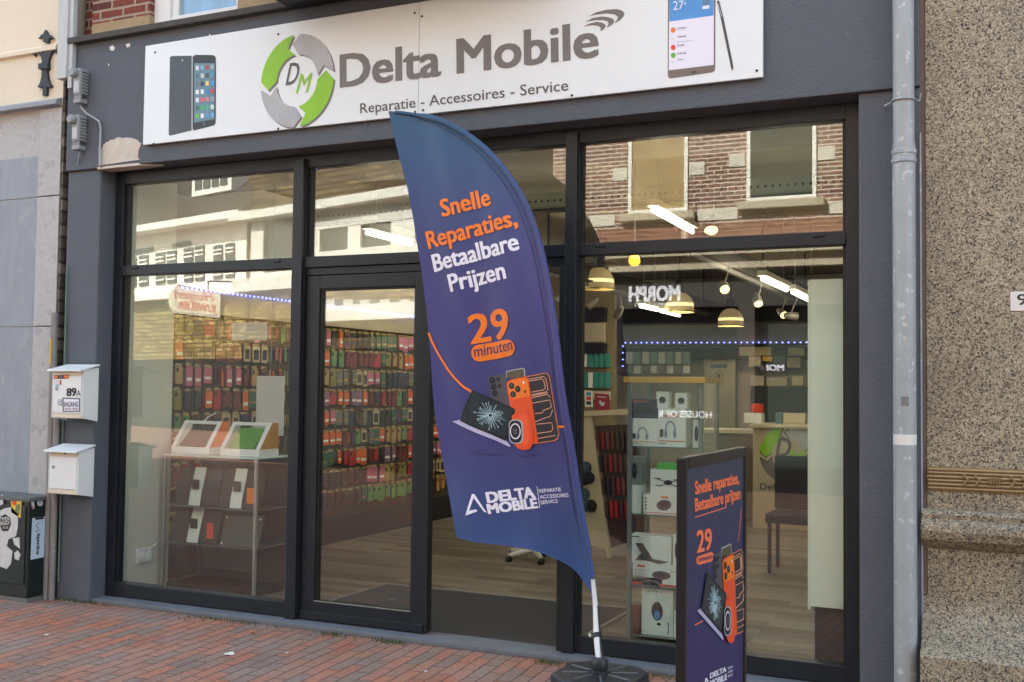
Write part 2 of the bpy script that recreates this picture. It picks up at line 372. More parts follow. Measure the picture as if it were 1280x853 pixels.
# pier beside the upper window: bricks over a plaster foot
x_a, x_b = Y(115, 30, -.12)[0], Y(187, 20, -.12)[0]; zpl = Y(150, 25, -.12)[2]
x_c, x_d = Y(297, 10, -.12)[0], Y(365, 5, -.12)[0]
b = MB(); b.box(x_a, x_b, -.12, -.02, 3.905, zpl, mat('ochre plaster', '#a08a68', .9, var=.25, scale=12, bump=.4)); b.box(x_a, x_b, -.118, -.02, zpl, 5.6, redbrick)
b.box(x_c, x_d+1.5, -.12, -.02, 3.905, 5.6, mat('ochre plaster', '#a08a68')); b.build('wall_pier', shop)
win = MB(); zt = 5.5; xi, xj = Y(224, 8, -.06)[0], x_c-.05
zi = Y(260, 14, -.06)[2]
win.box(x_b+.002, xi-.06, -.08, -.02, 3.905, zt, white); win.box(x_b+.1, x_c-.002, -.07, -.02, 3.905, zi, white); win.box(xj, x_c-.002, -.075, -.02, zi, zt, white); win.box(xi-.06, xi, -.065, -.02, zi, zt, white)
wi = win.build('window', shop, bevel=.006)
MB().box(xi, xj, -.045, -.035, zi, zt, glass_m).build('pane', wi)
MB().box(xi, xj, -.030, -.022, zi, zt, mat('blue curtain', '#5d86b4', .8, var=.4, scale=3, stretch=(6, 6, .5))).build('curtain', wi)

# interior shell
zc = 2.985
MB().box(-6.02, -.5, .1, 10.6, -.05, .018, planks).build('interior_floor', shop)
b = MB(); b.box(-6.02, -.5, .12, 1.0, zc, 3.1, ceil_w); b.build('front_ceiling', shop)
MB().box(-6.02, -.5, 1.0, 10.6, 3.22, 3.3, ceil_d).build('ceiling', shop)
b = MB(); b.box(-6.018, -5.96, .5, 10.6, .018, 3.2, inner); b.box(-.56, -.502, .12, 10.6, .018, 3.2, inner); b.box(-5.96, -.56, 10.52, 10.58, .018, 3.2, inner)
b.build('interior_wall', shop)
MB().box(-5.72, -5.66, .085, .56, .018, zc-.002, mat('pale grey green lining', '#c6c8b8', .6, var=.06, scale=2)).build('window_cheek', shop)
# dark plinth below the case wall, header over it
b = MB(); b.box(-5.955, -5.80, .8, 7.5, .018, .25, dark_in); b.build('wall_plinth', shop)
b = MB(); b.box(-5.955, -5.90, .85, 9.5, 2.06, 2.235, mat('pale header board', '#b5ab94', .7, var=.06)); b.build('header_board', shop)
b = MB(); b.box(-5.957, -5.94, .8, 7.5, .25, 2.06, mat('slat wall', '#4a3f2b', .8, var=.25, scale=9, stretch=(1, 1, 12))); b.build('slat_wall', shop)
bulk = MB(); xL = Y(778, 428, 10.2)[0]
bulk.box(xL, -.56, 10.2, 10.5, 1.95, 2.12, dark_in); bulk.box(xL, -.56, 10.24, 10.5, 2.17, 2.5, mat('taupe bulkhead', '#857a62', .8)); bulk.box(xL, -.56, 10.2, 10.5, 2.5, 2.72, dark_in)
bulk.build('bulkhead', shop)

# shopfront: outer frame, mullions, transoms, panes, door, each a part
def frame_part(name, boxes, parent, bev=.004, m=frame_m):
    b = MB()
    for q in boxes: b.box(*q, m)
    return b.build(name, parent, bevel=bev)
ZT0, ZT1 = 2.243, 2.312
fr = frame_part('shopfront_frame', [(-5.708, -5.632, 0, .085, .03, 2.968), (-.765, -.69, 0, .085, .03, 2.968), (-5.632, -.765, .001, .084, 2.885, 2.967),
     (-5.632, -4.17, .002, .083, .032, .125), (-2.225, -.765, .002, .083, .032, .125)], shop)
for q_ in ([(-5.631, -5.612, .022, .07, .126, 2.884), (-.784, -.766, .022, .07, .126, 2.884), (-4.08, -4.066, .022, .06, 2.313, 2.884), (-2.222, -2.206, .022, .06, .126, 2.884), (-2.306, -2.293, .022, .06, 2.313, 2.884)]): frame_part('glazing_bead', [q_], fr, 0, frame_d)
for x0, x1 in ((-4.168, -4.09), (-2.292, -2.222)):
    frame_part('mullion', [(x0, x1, -.03, .09, .03, 2.94)], fr)
    frame_part('mullion_gasket', [(x0+.01, x1+.008, -.006, .092, .032, 2.938)], fr, 0, frame_d)
for x0, x1 in ((-5.632, -4.170), (-4.082, -2.294), (-2.214, -.766)):
    tr = frame_part('transom', [(x0, x1, -.006, .082, ZT0, ZT1)], fr)
    if x0 != -4.082:
        for xx in (x0+.1, x1-.16): frame_part('drain_cap', [(xx, xx+.055, -.016, -.006, ZT1-.026, ZT1-.012)], tr, .003)
panes = [(-5.612, -4.172, .127, ZT0-.001), (-5.612, -4.172, ZT1+.001, 2.884), (-4.066, -2.306, ZT1+.001, 2.884), (-2.206, -.784, .127, ZT0-.001), (-2.206, -.784, ZT1+.001, 2.884)]
for x0, x1, z0, z1 in panes:
    MB().box(x0, x1, .038, .043, z0, z1, glass_m).build('glass_pane', fr)
# the standing door leaf
dr = frame_part('door', [(-4.078, -3.975, .01, .07, .033, 2.19), (-3.278, -3.185, .01, .07, .033, 2.19), (-3.975, -3.278, .0105, .0695, 2.085+.02, 2.1895), (-3.975, -3.278, .0105, .0695, .0335, .150)], shop, .005)
frame_part('door_plinth', [(-4.075, -3.187, -.004, .0095, .036, .085)], dr, .003)
frame_part('door_edge', [(-3.183, -3.165, .0, .06, .04, 2.19)], dr, .003, frame_d)
for q_ in ([(-3.974, -3.962, .02, .06, .151, 2.104), (-3.290, -3.279, .02, .06, .151, 2.104), (-3.962, -3.29, .02, .06, 2.095, 2.104)]): frame_part('glazing_bead', [q_], dr, 0, frame_d)
frame_part('bead_strip', [(-3.974, -3.279, .004, .0095, .150, .156)], dr, 0, alu)
MB().box(-3.962, -3.29, .036, .046, .157, 2.094, glass_m).build('glass_pane', dr)
frame_part('door_head', [(-4.085, -2.296, .012, .08, 2.195, 2.241)], fr, .003)
frame_part('door_jamb', [(-2.335, -2.294, .0, .08, .03, 2.19)], fr, .003, frame_d)

# entrance carpet, inset in the floor
em = thing('entrance_carpet', (-3.28, .7, .018), 'charcoal entrance carpet with pale metal edging just inside the open door', 'carpet')
MB().box(-4.23, -2.335, .1, 1.30, .0185, .026, carpet).build('carpet_field', em)
b = MB(); b.box(-4.255, -2.31, 1.301, 1.33, .0185, .031, alu); b.box(-4.255, -4.231, .1, 1.3, .0185, .0305, alu); b.box(-2.334, -2.31, .1, 1.3, .0185, .0305, alu)
b.build('metal_edging', em)

# ---------------------------------------------------------------- the neighbours
nb = thing('cream_house', (-9, 3, 0), 'cream rendered house with grey stone ground floor left of the dark shop', 'building')
xe = -6.11
b = MB(); b.box(-24, -6.10, -.12, 11, 3.455, 10, cream); b.build('wall', nb)
zl = Y(60, 127, -.12)[2]
b = MB(); b.box(-24, xe, -.10, 11, 0, 3.455, stone_g)
b.build('stone_wall', nb)
zm = Y(40, 65, -.12)[2]
MB().prism([(-24, -.119, 3.455), (-24, -.175, 3.462), (-24, -.175, 3.492), (-24, -.119, 3.52)], (1, 0, 0), 0, 24-6.115, stone_b).build('stone_ledge', nb, bevel=.004)
MB().prism([(-24, -.119, zm-.03), (-24, -.15, zm-.02), (-24, -.15, zm+.01), (-24, -.119, zm+.03)], (1, 0, 0), 0, 24-6.16, cream).build('string_course', nb)
xq = Y(45, 300, -.12)[0]
z1, z2 = Y(20, 249, -.12)[2], Y(20, 409, -.12)[2]
b = MB()
for za, zb in ((.0, z2-.004), (z2+.004, z1-.004), (z1+.004, 3.12)): b.box(-8.2, xq, -.108, -.09, za, zb, stone_b)
b.build('stone_panel', nb, bevel=.002)
b = MB()
for za, zb in ((.0, z2-.004), (z2+.004, z1-.004), (z1+.004, 3.45)): b.box(xq+.004, xe-.002, -.125, -.09, za, zb, stone_g)
b.build('stone_border', nb, bevel=.004)
# iron wall anchor
an = thing('wall_anchor', Y(57, 118, -.13), 'black wrought iron wall anchor with fleur de lis tip on the cream wall', 'wall anchor')
A = on_y(-.13); c = crop(0, 0, 504/130)
iron = mat('black wrought iron', '#3c3f45', .7, .3, var=.2, bump=.3, scale=20)
tip = [(192, 190), (205, 172), (215, 168), (225, 147), (236, 168), (248, 172), (264, 190), (250, 186), (240, 195), (242, 205), (228, 212), (215, 205), (217, 195), (206, 186)]
MB().prism([A(*c(x, y)) for x, y in tip], NY, -.01, .012, iron).build('tip', an)
body = [(160, 258), (170, 245), (188, 244), (214, 248), (226, 262), (240, 246), (262, 238), (288, 234), (287, 250), (275, 262), (274, 248), (258, 252), (246, 276), (240, 300), (241, 338), (232, 346), (236, 380), (244, 405), (255, 418), (244, 428), (233, 418), (231, 464), (212, 466), (214, 420), (204, 430), (187, 424), (198, 408), (206, 380), (209, 346), (197, 336), (198, 314), (210, 304), (205, 280), (192, 262), (178, 262), (172, 276)]
MB().prism([A(*c(x, y)) for x, y in body], NY, -.01, .012, iron).build('shaft', an)
MB().prism([A(*c(x, y)) for x, y in [(196, 312), (242, 310), (243, 338), (197, 340)]], NY, .012, .024, iron).build('collar', an, bevel=.004)

gn = thing('granite_building', (4, 4, 0), 'speckled pinkish granite building with bronze band and moulded base right of the downpipe', 'building')
xg = -.377
b = MB(); b.box(xg, 20, -.12, 11, 0, 10.2, gran); b.build('wall', gn)
def profile(pts, name, m, x0, x1=6, bev=0, sm=False):
    MB().prism([(x0, y, z) for y, z in pts], (1, 0, 0), 0, x1-x0, m).build(name, gn, bevel=bev, smooth=sm)
zb0, zb1 = .777, .935
profile([(-.119, zb0-.02), (-.15, zb0), (-.185, zb0+.03), (-.20, zb0+.07), (-.195, zb0+.10), (-.18, zb0+.118), (-.165, zb0+.125), (-.168, zb0+.15), (-.15, zb0+.165), (-.119, zb0+.17)], 'moulding', gran, xg-.025, 6, .004)
pf = [(-.119, .55)]+[(-.119-.20*(k/10)**2.2, .55-.25*k/10) for k in range(1, 11)]+[(-.325, .29), (-.325, 0), (-.119, 0)]
profile(pf, 'flared_base', gran, xg-.02)
b = MB(); z0 = 1.045
for k, (dz, dy) in enumerate(((0, .012), (.018, .020), (.036, .014), (.054, .022), (.072, .014), (.088, .018))):
    b.tube([(xg+.004, -.122-dy*.4, z0+dz), (6, -.122-dy*.4, z0+dz)], .0095, bronze, 8)
b.box(xg+.002, 6, -.128, -.12, z0-.012, z0+.1, bronze)
bb = b.build('bronze_band', gn)
for xx in (.0, .9, 1.8):
    b = MB()
    for dx in (-.12, -.07, .08, .13): b.tube([(xg+.28+xx+dx, -.145, z0+.02), (xg+.30+xx+dx, -.148, z0+.045), (xg+.28+xx+dx, -.145, z0+.07)], .006, bronze, 6)
    for k in range(5): b.tube([(xg+.265+xx+k*.012, -.146, z0+.03), (xg+.272+xx+k*.012, -.15, z0+.06)], .0055, bronze, 6)
    b.build('ribbon_ornament', bb)
for q in ((1210, 36), (1237, 33), (1209, 116), (1237, 113)):
    b = MB(); b.lathe(Y(*q, -.12), [(.007, -.004), (.007, .001)], black, 10, Vector((0, -1, 0))); b.build('drill_hole', gn)
hp = thing('house_number_plate', Y(1272, 377, -.122), 'white house number plate reading 91 on the granite wall', 'house number')
NPL = on_y(-.122); zt_, zb_ = Y(1264, 365, -.122)[2], Y(1264, 389, -.122)[2]; x9 = Y(1263, 377, -.122)[0]
MB().box(x9, x9+.125, -.1255, -.1195, zb_, zt_, white).build('plate', hp, bevel=.002)
b = MB(); lettering(b, '91', (x9+.028, -.1255, zb_+.027), (x9+.103, -.1255, zb_+.027), (0, 0, .05), black, NY, .001, .01); b.build('lettering', hp)
# the joint strip between shop and granite building
MB().box(-.41, xg-.002, -.116, .2, .1, 9.8, brown_strip).build('timber_strip', gn)

# ---------------------------------------------------------------- pipes
dp = thing('downpipe', (-.467, -.23, 0), 'galvanised steel downpipe between the dark shop wall and the granite building', 'downpipe')
b = MB(); b.tube([(-.467, -.235, 0), (-.467, -.235, 2.68)], .0525, zinc, 24); b.build('lower_pipe', dp, smooth=True)
MB().tube([(-.467, -.235, 2.6), (-.467, -.235, 6)], .049, zinc, 24).build('upper_pipe', dp, smooth=True)
zcol = Y(1132, 196, -.235)[2]
b = MB(); b.lathe((-.467, -.235, zcol-.035), [(.0525, 0), (.058, .006), (.058, .02), (.054, .026), (.054, .042), (.058, .048), (.058, .064), (.0525, .07)], zinc); b.build('socket_ring', dp)
zbr = Y(1132, 126, -.235)[2]
b = MB(); b.tube([(-.467+.053*math.cos(math.radians(a)), -.235+.056*math.sin(math.radians(a)), zbr) for a in range(175, 366, 10)], .005, zinc, 8)
b.tube([(-.467-.053, -.23, zbr), (-.467-.085, -.22, zbr-.012), (-.467-.088, -.15, zbr-.012)], .005, zinc, 8); b.tube([(-.467+.053, -.23, zbr), (-.467+.067, -.2, zbr+.0), (-.467+.07, -.11, zbr+.06)], .004, zinc, 8)
b.build('pipe_bracket', dp)
MB().tube([(-.467, -.235, Y(1132, 556, -.235)[2]), (-.467, -.235, Y(1132, 543, -.235)[2])], .0531, white, 24).build('white_tape', dp)
b = MB(); zs0, zs1 = Y(1132, 508, -.288)[2], Y(1132, 496, -.288)[2]
b.add([(-.467+.0532*math.sin(t), -.235-.0532*math.cos(t), z) for z in (zs0, zs1) for t in np.linspace(-.25, .45, 8)], [(k, k+1, k+9, k+8) for k in range(7)], mat('worn grey sticker', '#77797a', .6, var=.3, scale=60)); b.build('worn_sticker', dp)
MB().tube([(-.400, -.135, 0), (-.400, -.135, 2.75)], .0045, zinc, 8).build('earth_wire', dp)

# left gap: flat white duct, narrow conduits, brick edge of the gap
wd = thing('cable_duct', (-6.0, -.16, 2.0), 'grey white painted cable duct running down the left edge of the dark fascia', 'duct')
b = MB(); b.box(-6.075, -5.985, -.215, -.162, 3.62, 5, mat('chalky grey paint', '#b9bcbb', .7, var=.15, scale=9, stretch=(4, 4, .6))); b.build('wide_duct', wd, bevel=.006)
b = MB(); b.box(-5.983, -5.945, -.2, -.162, 3.55, 4.7, mat('pale grey duct', '#b9bbbb', .6)); b.build('narrow_duct', wd, bevel=.004)
b = MB(); b.box(-6.098, -6.076, -.13, -.05, 1.6, 5, brickmat('gap bricks', ['#6a6258', '#5a534b', '#7a7066'], '#3d3833', .2, .09, .012)); b.build('brick_edge', wd)
pc = thing('conduit_pipes', (-6.06, -.15, 0), 'pair of slim beige grey conduits running down behind the mailboxes to the pavement', 'conduit')
for xx, h_, r_ in ((-6.068, 1.98, .024), (-6.018, 1.3, .022)):
    MB().tube([(xx, -.175, 0), (xx, -.175, h_)], r_, conduit, 14).build('conduit', pc, smooth=True)
MB().tube([(-5.985, -.15, .12), (-5.985, -.15, 1.2), (-5.99, -.15, 2.3)], .006, mat('green wire', '#5d7566', .6), 8).build('green_wire', pc)
MB().tube([(-6.068, -.201, 1.62), (-6.068, -.201, 1.8)], .0065, yellow_p, 8).build('yellow_tape', pc)

# two grey service connectors on the upper left corner
conm = mat('grey plastic', '#8f9294', .5, var=.1)
def connector(px, py, label):
    P = Y(px, py, -.2); t = thing('cable_connector', P, label, 'cable connector', 'cable connectors on the shop corner')
    x, y, z = P
    MB().box(x-.032, x+.03, y-.035, y+.04, z-.10, z+.085, conm).build('housing', t, bevel=.008)
    b = MB()
    for k in range(8): b.box(x+.031, x+.042, y-.02, y+.03, z-.095+.022*k, z-.084+.022*k, conm)
    b.build('fins', t, bevel=.002)
    b = MB(); b.lathe((x-.018, y-.034, z+.05), [(.030, 0), (.033, .008), (.033, .028), (.024, .04)], conm, 18, Vector((0, -1, 0))); b.build('knob', t, smooth=True)
    MB().box(x-.026, x+.022, y-.039, y-.035, z-.085, z-.005, mat('pale grey plastic', '#b4b6b6', .5)).build('cover', t, bevel=.003)
    b = MB(); b.box(x-.032, x+.034, y-.03, y+.03, z-.155, z-.128, conm)
    for k in range(3): b.lathe((x-.02+.02*k, y-.02, z-.128), [(.007, 0), (.010, .006), (.010, .024), (.008, .029)], conm, 10)
    b.build('cable_gland', t)
connector(101, 102, 'upper grey cable connector, on the white duct beside the fascia')
connector(99, 160, 'lower grey cable connector, beside the bare plaster patch')
fc = MB(); fc.tube([Y(*q, -.18) for q in [(100, 127), (102, 135), (108, 142), (118, 148), (124, 152), (126, 160), (125, 185)]], .007, zinc, 8); fc.tube([Y(125, 185, -.18), Y(125, 207, -.18), Y(131, 213, -.12)], .009, zinc, 8)
fc.tube([Y(101, 186, -.18), Y(98, 198, -.18), Y(98, 208, -.15)], .006, zinc, 8)
tag(fc.build('service_cable'), 'thin grey cable curving from the connectors down to the bare plaster patch', 'cable')

# ================================================================== SIGN OVER THE SHOP
YS = -.192
SG = on_y(YS)
sx0, sx1, sz0, sz1 = -5.283, -1.147, 3.093, 3.765
sign = thing('shop_sign', ((sx0+sx1)/2, YS, sz0), 'long white sign board with grey Delta Mobile lettering on the dark fascia', 'sign')
xs_ = SG(523.5, 80)[0]
MB().box(sx0, xs_-.0015, YS, YS+.022, sz0, sz1, white_panel).build('board', sign, bevel=.002)
MB().box(xs_+.0015, sx1, YS, YS+.022, sz0, sz1, white_panel).build('board', sign, bevel=.002)
for q in [(194, 66), (192, 180), (348, 43), (348, 161), (518.5, 16.5), (527.5, 20.8), (519, 140), (529, 138), (715, 119.5), (946, 88.5)]:
    p = SG(*q); MB().lathe((p[0], YS, p[2]), [(.007, -.001), (.007, .003), (.003, .005)], black, 10, Vector((0, -1, 0))).build('screw', sign)
b = MB(); word(b, SG, 'Delta Mobile', (424.8, 109.4), (748.8, 70.6), (424.6, 69.6), sign_grey, bold=.027); b.build('lettering', sign)
b = MB(); word(b, SG, 'Reparatie - Accessoires - Service', (450.5, 142.2), (710.5, 113.2), (450.3, 129.8), sign_dk, bold=.006); b.build('lettering', sign)
c3 = crop(620, 0, 3.765)
b = MB()
for P in ([(437, 79), (470, 60), (520, 47), (570, 44), (596, 52), (605, 66), (596, 85), (580, 98), (558, 110), (571, 94), (575, 82), (560, 69), (520, 64), (470, 70)],
          [(420, 104), (455, 87), (495, 79), (530, 82), (552, 91), (557, 102), (548, 116), (522, 131), (531, 114), (527, 102), (505, 96), (470, 96)],
          [(413, 126), (440, 112), (475, 104), (503, 109), (518, 121), (508, 138), (490, 148), (495, 134), (484, 123), (455, 119)]):
    poly(b, SG, [c3(*q) for q in P], sign_grey)
b.build('wave_emblem', sign)
# round emblem: four chasing arrow segments
lg = MB(); cx, cy = 371.1, 101.0
ctr = SG(cx, cy); R = (SG(cx, 43)[2]-SG(cx, 159)[2])/2; RX = (SG(416.7, 97)[0]-SG(325.6, 105)[0])/2
def arrow(th0, th1, tip, m, off, dx=0, dz=0):
    pts = []; ri = .56
    for k in range(15): t = math.radians(th0+(th1-th0)*k/14); pts.append((math.cos(t), math.sin(t)))
    t = math.radians(th1+tip); pts.append((.80*math.cos(t), .80*math.sin(t)))
    for k in range(15): t = math.radians(th1+(th0-th1)*k/14); pts.append((ri*math.cos(t), ri*math.sin(t)))
    t = math.radians(th0+tip); pts.append((.76*math.cos(t), .76*math.sin(t)))
    lg.prism([(ctr[0]+RX*x+dx, YS, ctr[2]+R*z+dz) for x, z in pts], NY, off-.0006, off, m)
for k, m in ((0, silver_p), (1, green_p), (2, silver_p), (3, green_p)):
    th = 90*k+6; arrow(th, th+80, 14, sign_grey, .0012, .012, -.012); arrow(th, th+80, 14, m, .0022)
word(lg, SG, 'D', (357, 107), (373, 105), (359, 80), sign_dk, bold=.01, shear=.25, off=.002); word(lg, SG, 'M', (370, 117), (388, 115.5), (373, 93), green_p, bold=.01, shear=.2, off=.0025)
lg.build('round_emblem', sign)
# printed telephones
c6 = crop(190, 50, 6.09)
b = MB()
poly(b, SG, [c6(*q) for q in [(150, 124), (305, 121), (301, 690), (140, 730), (128, 722), (137, 135)]], mat('gunmetal print', '#3c4148', .35, var=.35, scale=2.5), off=.0014)
poly(b, SG, [c6(*q) for q in [(303, 122), (312, 122), (310, 690), (301, 690)]], silver_p, off=.0018)
poly(b, SG, [c6(*q) for q in [(330, 115), (470, 117), (486, 132), (488, 250), (485, 635), (472, 652), (325, 690), (312, 682), (312, 130)]], mat('black glass print', '#1c1e24', .3), off=.002)
poly(b, SG, [c6(*q) for q in [(324, 178), (480, 180), (477, 605), (322, 632)]], mat('wallpaper print', '#5d7f8f', .35, var=.35, scale=9), off=.0026)
ic = ['#cfd6da', '#7fa6c9', '#b0343c', '#9aa7ad', '#58616a', '#b9c2c6', '#3f4a50', '#4f90b0', '#6a7176', '#2c3340', '#e3cf7a', '#3f95d8', '#e8e8ea', '#dfe6ea', '#3a7bc4', '#c23a48', '#d9dde0', '#e0565c', '#e6707c', '#8d98a0', '#2f6b4a', '#3fae6a', '#35b07a', '#bfe0d0', '#6cc04a', '#e2e4ea', '#4f9ad8', '#5fa8e0']
for r_ in range(7):
    for q in range(4):
        x, y = 347+q*38, 216+r_*61-q*3
        poly(b, SG, [c6(*p) for p in rrect(x-12, y-17, x+12, y+17, 4, 2)], mat('icon '+ic[(r_*4+q) % 28], ic[(r_*4+q) % 28], .4, var=.02), off=.0032)
poly(b, SG, [c6(*p) for p in ell(398, 640, 12, 15)], grey_p, off=.0026); poly(b, SG, [c6(*p) for p in ell(233, 157, 6, 8)], silver_p, off=.002)
b.build('phone_print', sign)
c5 = crop(820, 0, 7.757); b = MB()
poly(b, SG, [c5(*q) for q in [(116, -95), (578, -150), (574, 660), (568, 690), (550, 703), (140, 763), (122, 752), (115, 725)]], mat('bronze grey print', '#6f675f', .4, var=.15), off=.0014)
poly(b, SG, [c5(*q) for q in [(130, -60), (562, -110), (560, 632), (124, 685)]], white_p, off=.002)
poly(b, SG, [c5(*q) for q in [(130, -60), (562, -110), (558, 153), (131, 212)]], blue_p, off=.0026)
word(b, SG, '27', c5(168, 102), c5(270, 92), c5(168, 18), white_p, off=.0032, bold=0); word(b, SG, '°', c5(276, 88), c5(292, 86), c5(276, 30), white_p, off=.0032)
poly(b, SG, [c5(*q) for q in [(455, -20), (520, -28), (518, 84), (452, 92)]], mat('slate blue print', '#5b7d9c', .5), off=.0032); poly(b, SG, [c5(*q) for q in [(453, 62), (519, 54), (518, 86), (452, 92)]], white_p, off=.0038)
for y, col, t_ in ((295, '#e07a3a', 'Contacts'), (378, '#d5ddd2', 'Calendar'), (463, '#d8463e', 'E-mail'), (540, '#5fae3c', 'Call log'), (602, '#dcdcdc', 'Clock')):
    poly(b, SG, [c5(*p) for p in ell(168, y, 23 if col[1] != 'd' or col == '#d8463e' else 13, 26 if col[1] != 'd' or col == '#d8463e' else 14)], mat('dot '+col, col, .5, var=.05), off=.0026)
    word(b, SG, t_, c5(210, y-10), c5(210+len(t_)*10.5, y-18), c5(210, y-28), grey_p, off=.0026, bold=.01)
stroke(b, SG, [c5(205, 412), c5(365, 392)], .6, mat('teal print', '#7fb6bd', .5), off=.0026); stroke(b, SG, [c5(205, 300), c5(275, 296)], .4, silver_p, off=.0026)
poly(b, SG, [c5(*p) for p in rrect(345, 690, 395, 715, 8)], mat('gunmetal print', '#3c4148'), off=.002)
b.build('phone_print', sign)
b = MB(); poly(b, SG, [c5(*q) for q in [(590, 12), (612, 8), (650, 150), (752, 650), (743, 690), (730, 668), (628, 180)]], mat('gunmetal print', '#3c4148'), off=.002)
poly(b, SG, [c5(*q) for q in [(597, 40), (606, 38), (645, 160), (636, 165)]], silver_p, off=.0026); b.build('stylus_print', sign)
# dark box hanging over the sign
x0_, x1_ = -4.10, -2.6
ab = thing('awning_box', ((x0_+x1_)/2, -.4, 3.75), 'black awning box mounted above the white sign at the top edge', 'awning')
z_a = 3.852
MB().box(x0_, x1_+.4, -.62, YF-.004, z_a, z_a+.3, black).build('cassette', ab, bevel=.02)
MB().box(x0_+.02, x1_+.38, -.615, -.59, z_a-.012, z_a-.002, mat('charcoal fabric', '#202226', .9)).build('valance', ab, bevel=.006)

# ================================================================== FEATHER FLAG
YFL = -.45
def wave(x, z):
    u = x*.97+z*.22
    return .028*math.sin(2.6*z+3.1*x+.6)+.013*math.sin(9*u+1.1*z)+.0075*math.sin(19*u-2.2*z+1)+.006*math.sin(7.5*z-11*x)*max(0, 1.35-z)+.004*math.sin(31*u+5*z)
FL = on_y(YFL)
edgeL = [(489, 141), (500, 190), (512, 240), (522, 300), (530, 360), (535, 430), (540, 500), (548, 560), (558, 615), (569, 672), (600, 678), (640, 684), (672, 691), (702, 705), (722, 722), (742, 748)]
edgeR = [(490, 140.5), (522, 143), (556, 152), (590, 171), (620, 197), (645, 230), (664, 268), (680, 320), (692, 380), (700, 430), (707, 490), (716, 550), (724, 610), (732, 665), (738, 705), (743, 747)]
def resample(P, k):
    P = np.array(P, float); o = []
    for i in range(len(P)-1):
        a, b_, c_, d_ = P[max(i-1, 0)], P[i], P[i+1], P[min(i+2, len(P)-1)]
        for j in range(k):
            t = j/k
            o.append(.5*(2*b_+(c_-a)*t+(2*a-5*b_+4*c_-d_)*t*t+(3*b_-a-3*c_+d_)*t**3) if not (9 in (i, i+1) and P is not None and len(P) == 16 and abs(P[9][1]-672) < 1) else b_+(c_-b_)*t)
    o.append(P[-1]); return o
flag_m, N, L, bs = base('blue purple flag fabric')
gp = N.new('ShaderNodeNewGeometry'); sp = N.new('ShaderNodeSeparateXYZ'); L.new(gp.outputs['Position'], sp.inputs[0])
mr = N.new('ShaderNodeMapRange'); mr.inputs['From Min'].default_value = .43; mr.inputs['From Max'].default_value = 3.05; L.new(sp.outputs[2], mr.inputs[0])
rp = ramp(N, [(0, '#27508a'), (.12, '#2b4378'), (.28, '#353571'), (.58, '#3b3775'), (.74, '#363f72'), (.9, '#284c75'), (1, '#244e6c')]); L.new(mr.outputs[0], rp.inputs[0]); L.new(rp.outputs[0], bs.inputs['Base Color'])
wv = N.new('ShaderNodeTexNoise'); wv.inputs['Scale'].default_value = 700; bp = N.new('ShaderNodeBump'); bp.inputs['Strength'].default_value = .12; bp.inputs['Distance'].default_value = .002
L.new(gp.outputs['Position'], wv.inputs['Vector']); L.new(wv.outputs[0], bp.inputs['Height']); L.new(bp.outputs[0], bs.inputs['Normal'])
bs.inputs['Roughness'].default_value = .55; bs.inputs['Sheen Weight'].default_value = .15
fl = thing('feather_flag', (-1.85, -.5, 0), 'tall blue purple feather flag with orange and white print before the doorway', 'flag')
LL, RR = resample(edgeL, 6), resample(edgeR, 6)
b = MB(); nu = 26; vs = []
for pl, pr in zip(LL, RR):
    for k in range(nu+1):
        q = pl+(pr-pl)*k/nu; p = FL(*q); vs.append((p[0], YFL+wave(p[0], p[2]), p[2]))
nr = len(LL); fs = [(i*(nu+1)+k, i*(nu+1)+k+1, (i+1)*(nu+1)+k+1, (i+1)*(nu+1)+k) for i in range(nr-1) for k in range(nu)]
n0 = len(vs); vs2 = vs+[(x, y+.0022, z) for x, y, z in vs]
rim = [k for k in range(nu+1)]+[i*(nu+1)+nu for i in range(1, nr)]+[(nr-1)*(nu+1)+k for k in range(nu-1, -1, -1)]+[i*(nu+1) for i in range(nr-2, 0, -1)]
fs2 = fs+[tuple(n0+j for j in f[::-1]) for f in fs]+[(rim[i], rim[(i+1) % len(rim)], n0+rim[(i+1) % len(rim)], n0+rim[i]) for i in range(len(rim))]
b.add(vs2, fs2, flag_m); cloth = b.build('cloth', fl, smooth=True)
def flagfit(bm, off):
    for ax, st in ((0, .03), (2, .03)):
        lo = min(v.co[ax] for v in bm.verts); hi = max(v.co[ax] for v in bm.verts); t = lo+st
        while t < hi:
            nrm = [0, 0, 0]; nrm[ax] = 1; co = [0, 0, 0]; co[ax] = t
            bmesh.ops.bisect_plane(bm, geom=bm.verts[:]+bm.edges[:]+bm.faces[:], plane_co=co, plane_no=nrm); t += st
    for v in bm.verts: v.co.y += wave(v.co.x+off[0], v.co.z+off[2])
def W3(q, dy=0): p = FL(*q); return (p[0], YFL+wave(p[0], p[2])+dy, p[2])
slv = [q+np.array([-.8, 1.2]) for q in RR[2:-3:2]]
MB().tube([W3(q, -.002) for q in slv], [.011]*3+[.018]*(len(slv)-6)+[.014]*3, flag_m, 12).build('pole_sleeve', fl, smooth=True)
b = MB(); stroke(b, FL, [q+np.array([-9.5, 5.0]) for q in RR[8:-14]], .7, mat('dark seam', '#26264f', .7), off=.003); b.build('seam', fl, conform=flagfit)
b = MB()
hem = [np.array(q) for q in LL[55:]]
b.tube([W3(q, -.001) for q in hem], .0035, flag_m, 8); b.build('hem', fl, smooth=True)
PO = .0035
def fword(t_, a, b_, h, m, bold=.03, off=PO, lean=.20):
    mb = MB(); up = (a[0]-h*lean, a[1]-h); word(mb, FL, t_, a, b_, up, m, NY, off, bold); return mb
fword('Snelle', (555, 272), (618, 257), 20.5, orange_p).build('lettering', fl, conform=flagfit)
fword('Reparaties,', (536, 311.5), (651, 283), 20.5, orange_p).build('lettering', fl, conform=flagfit)
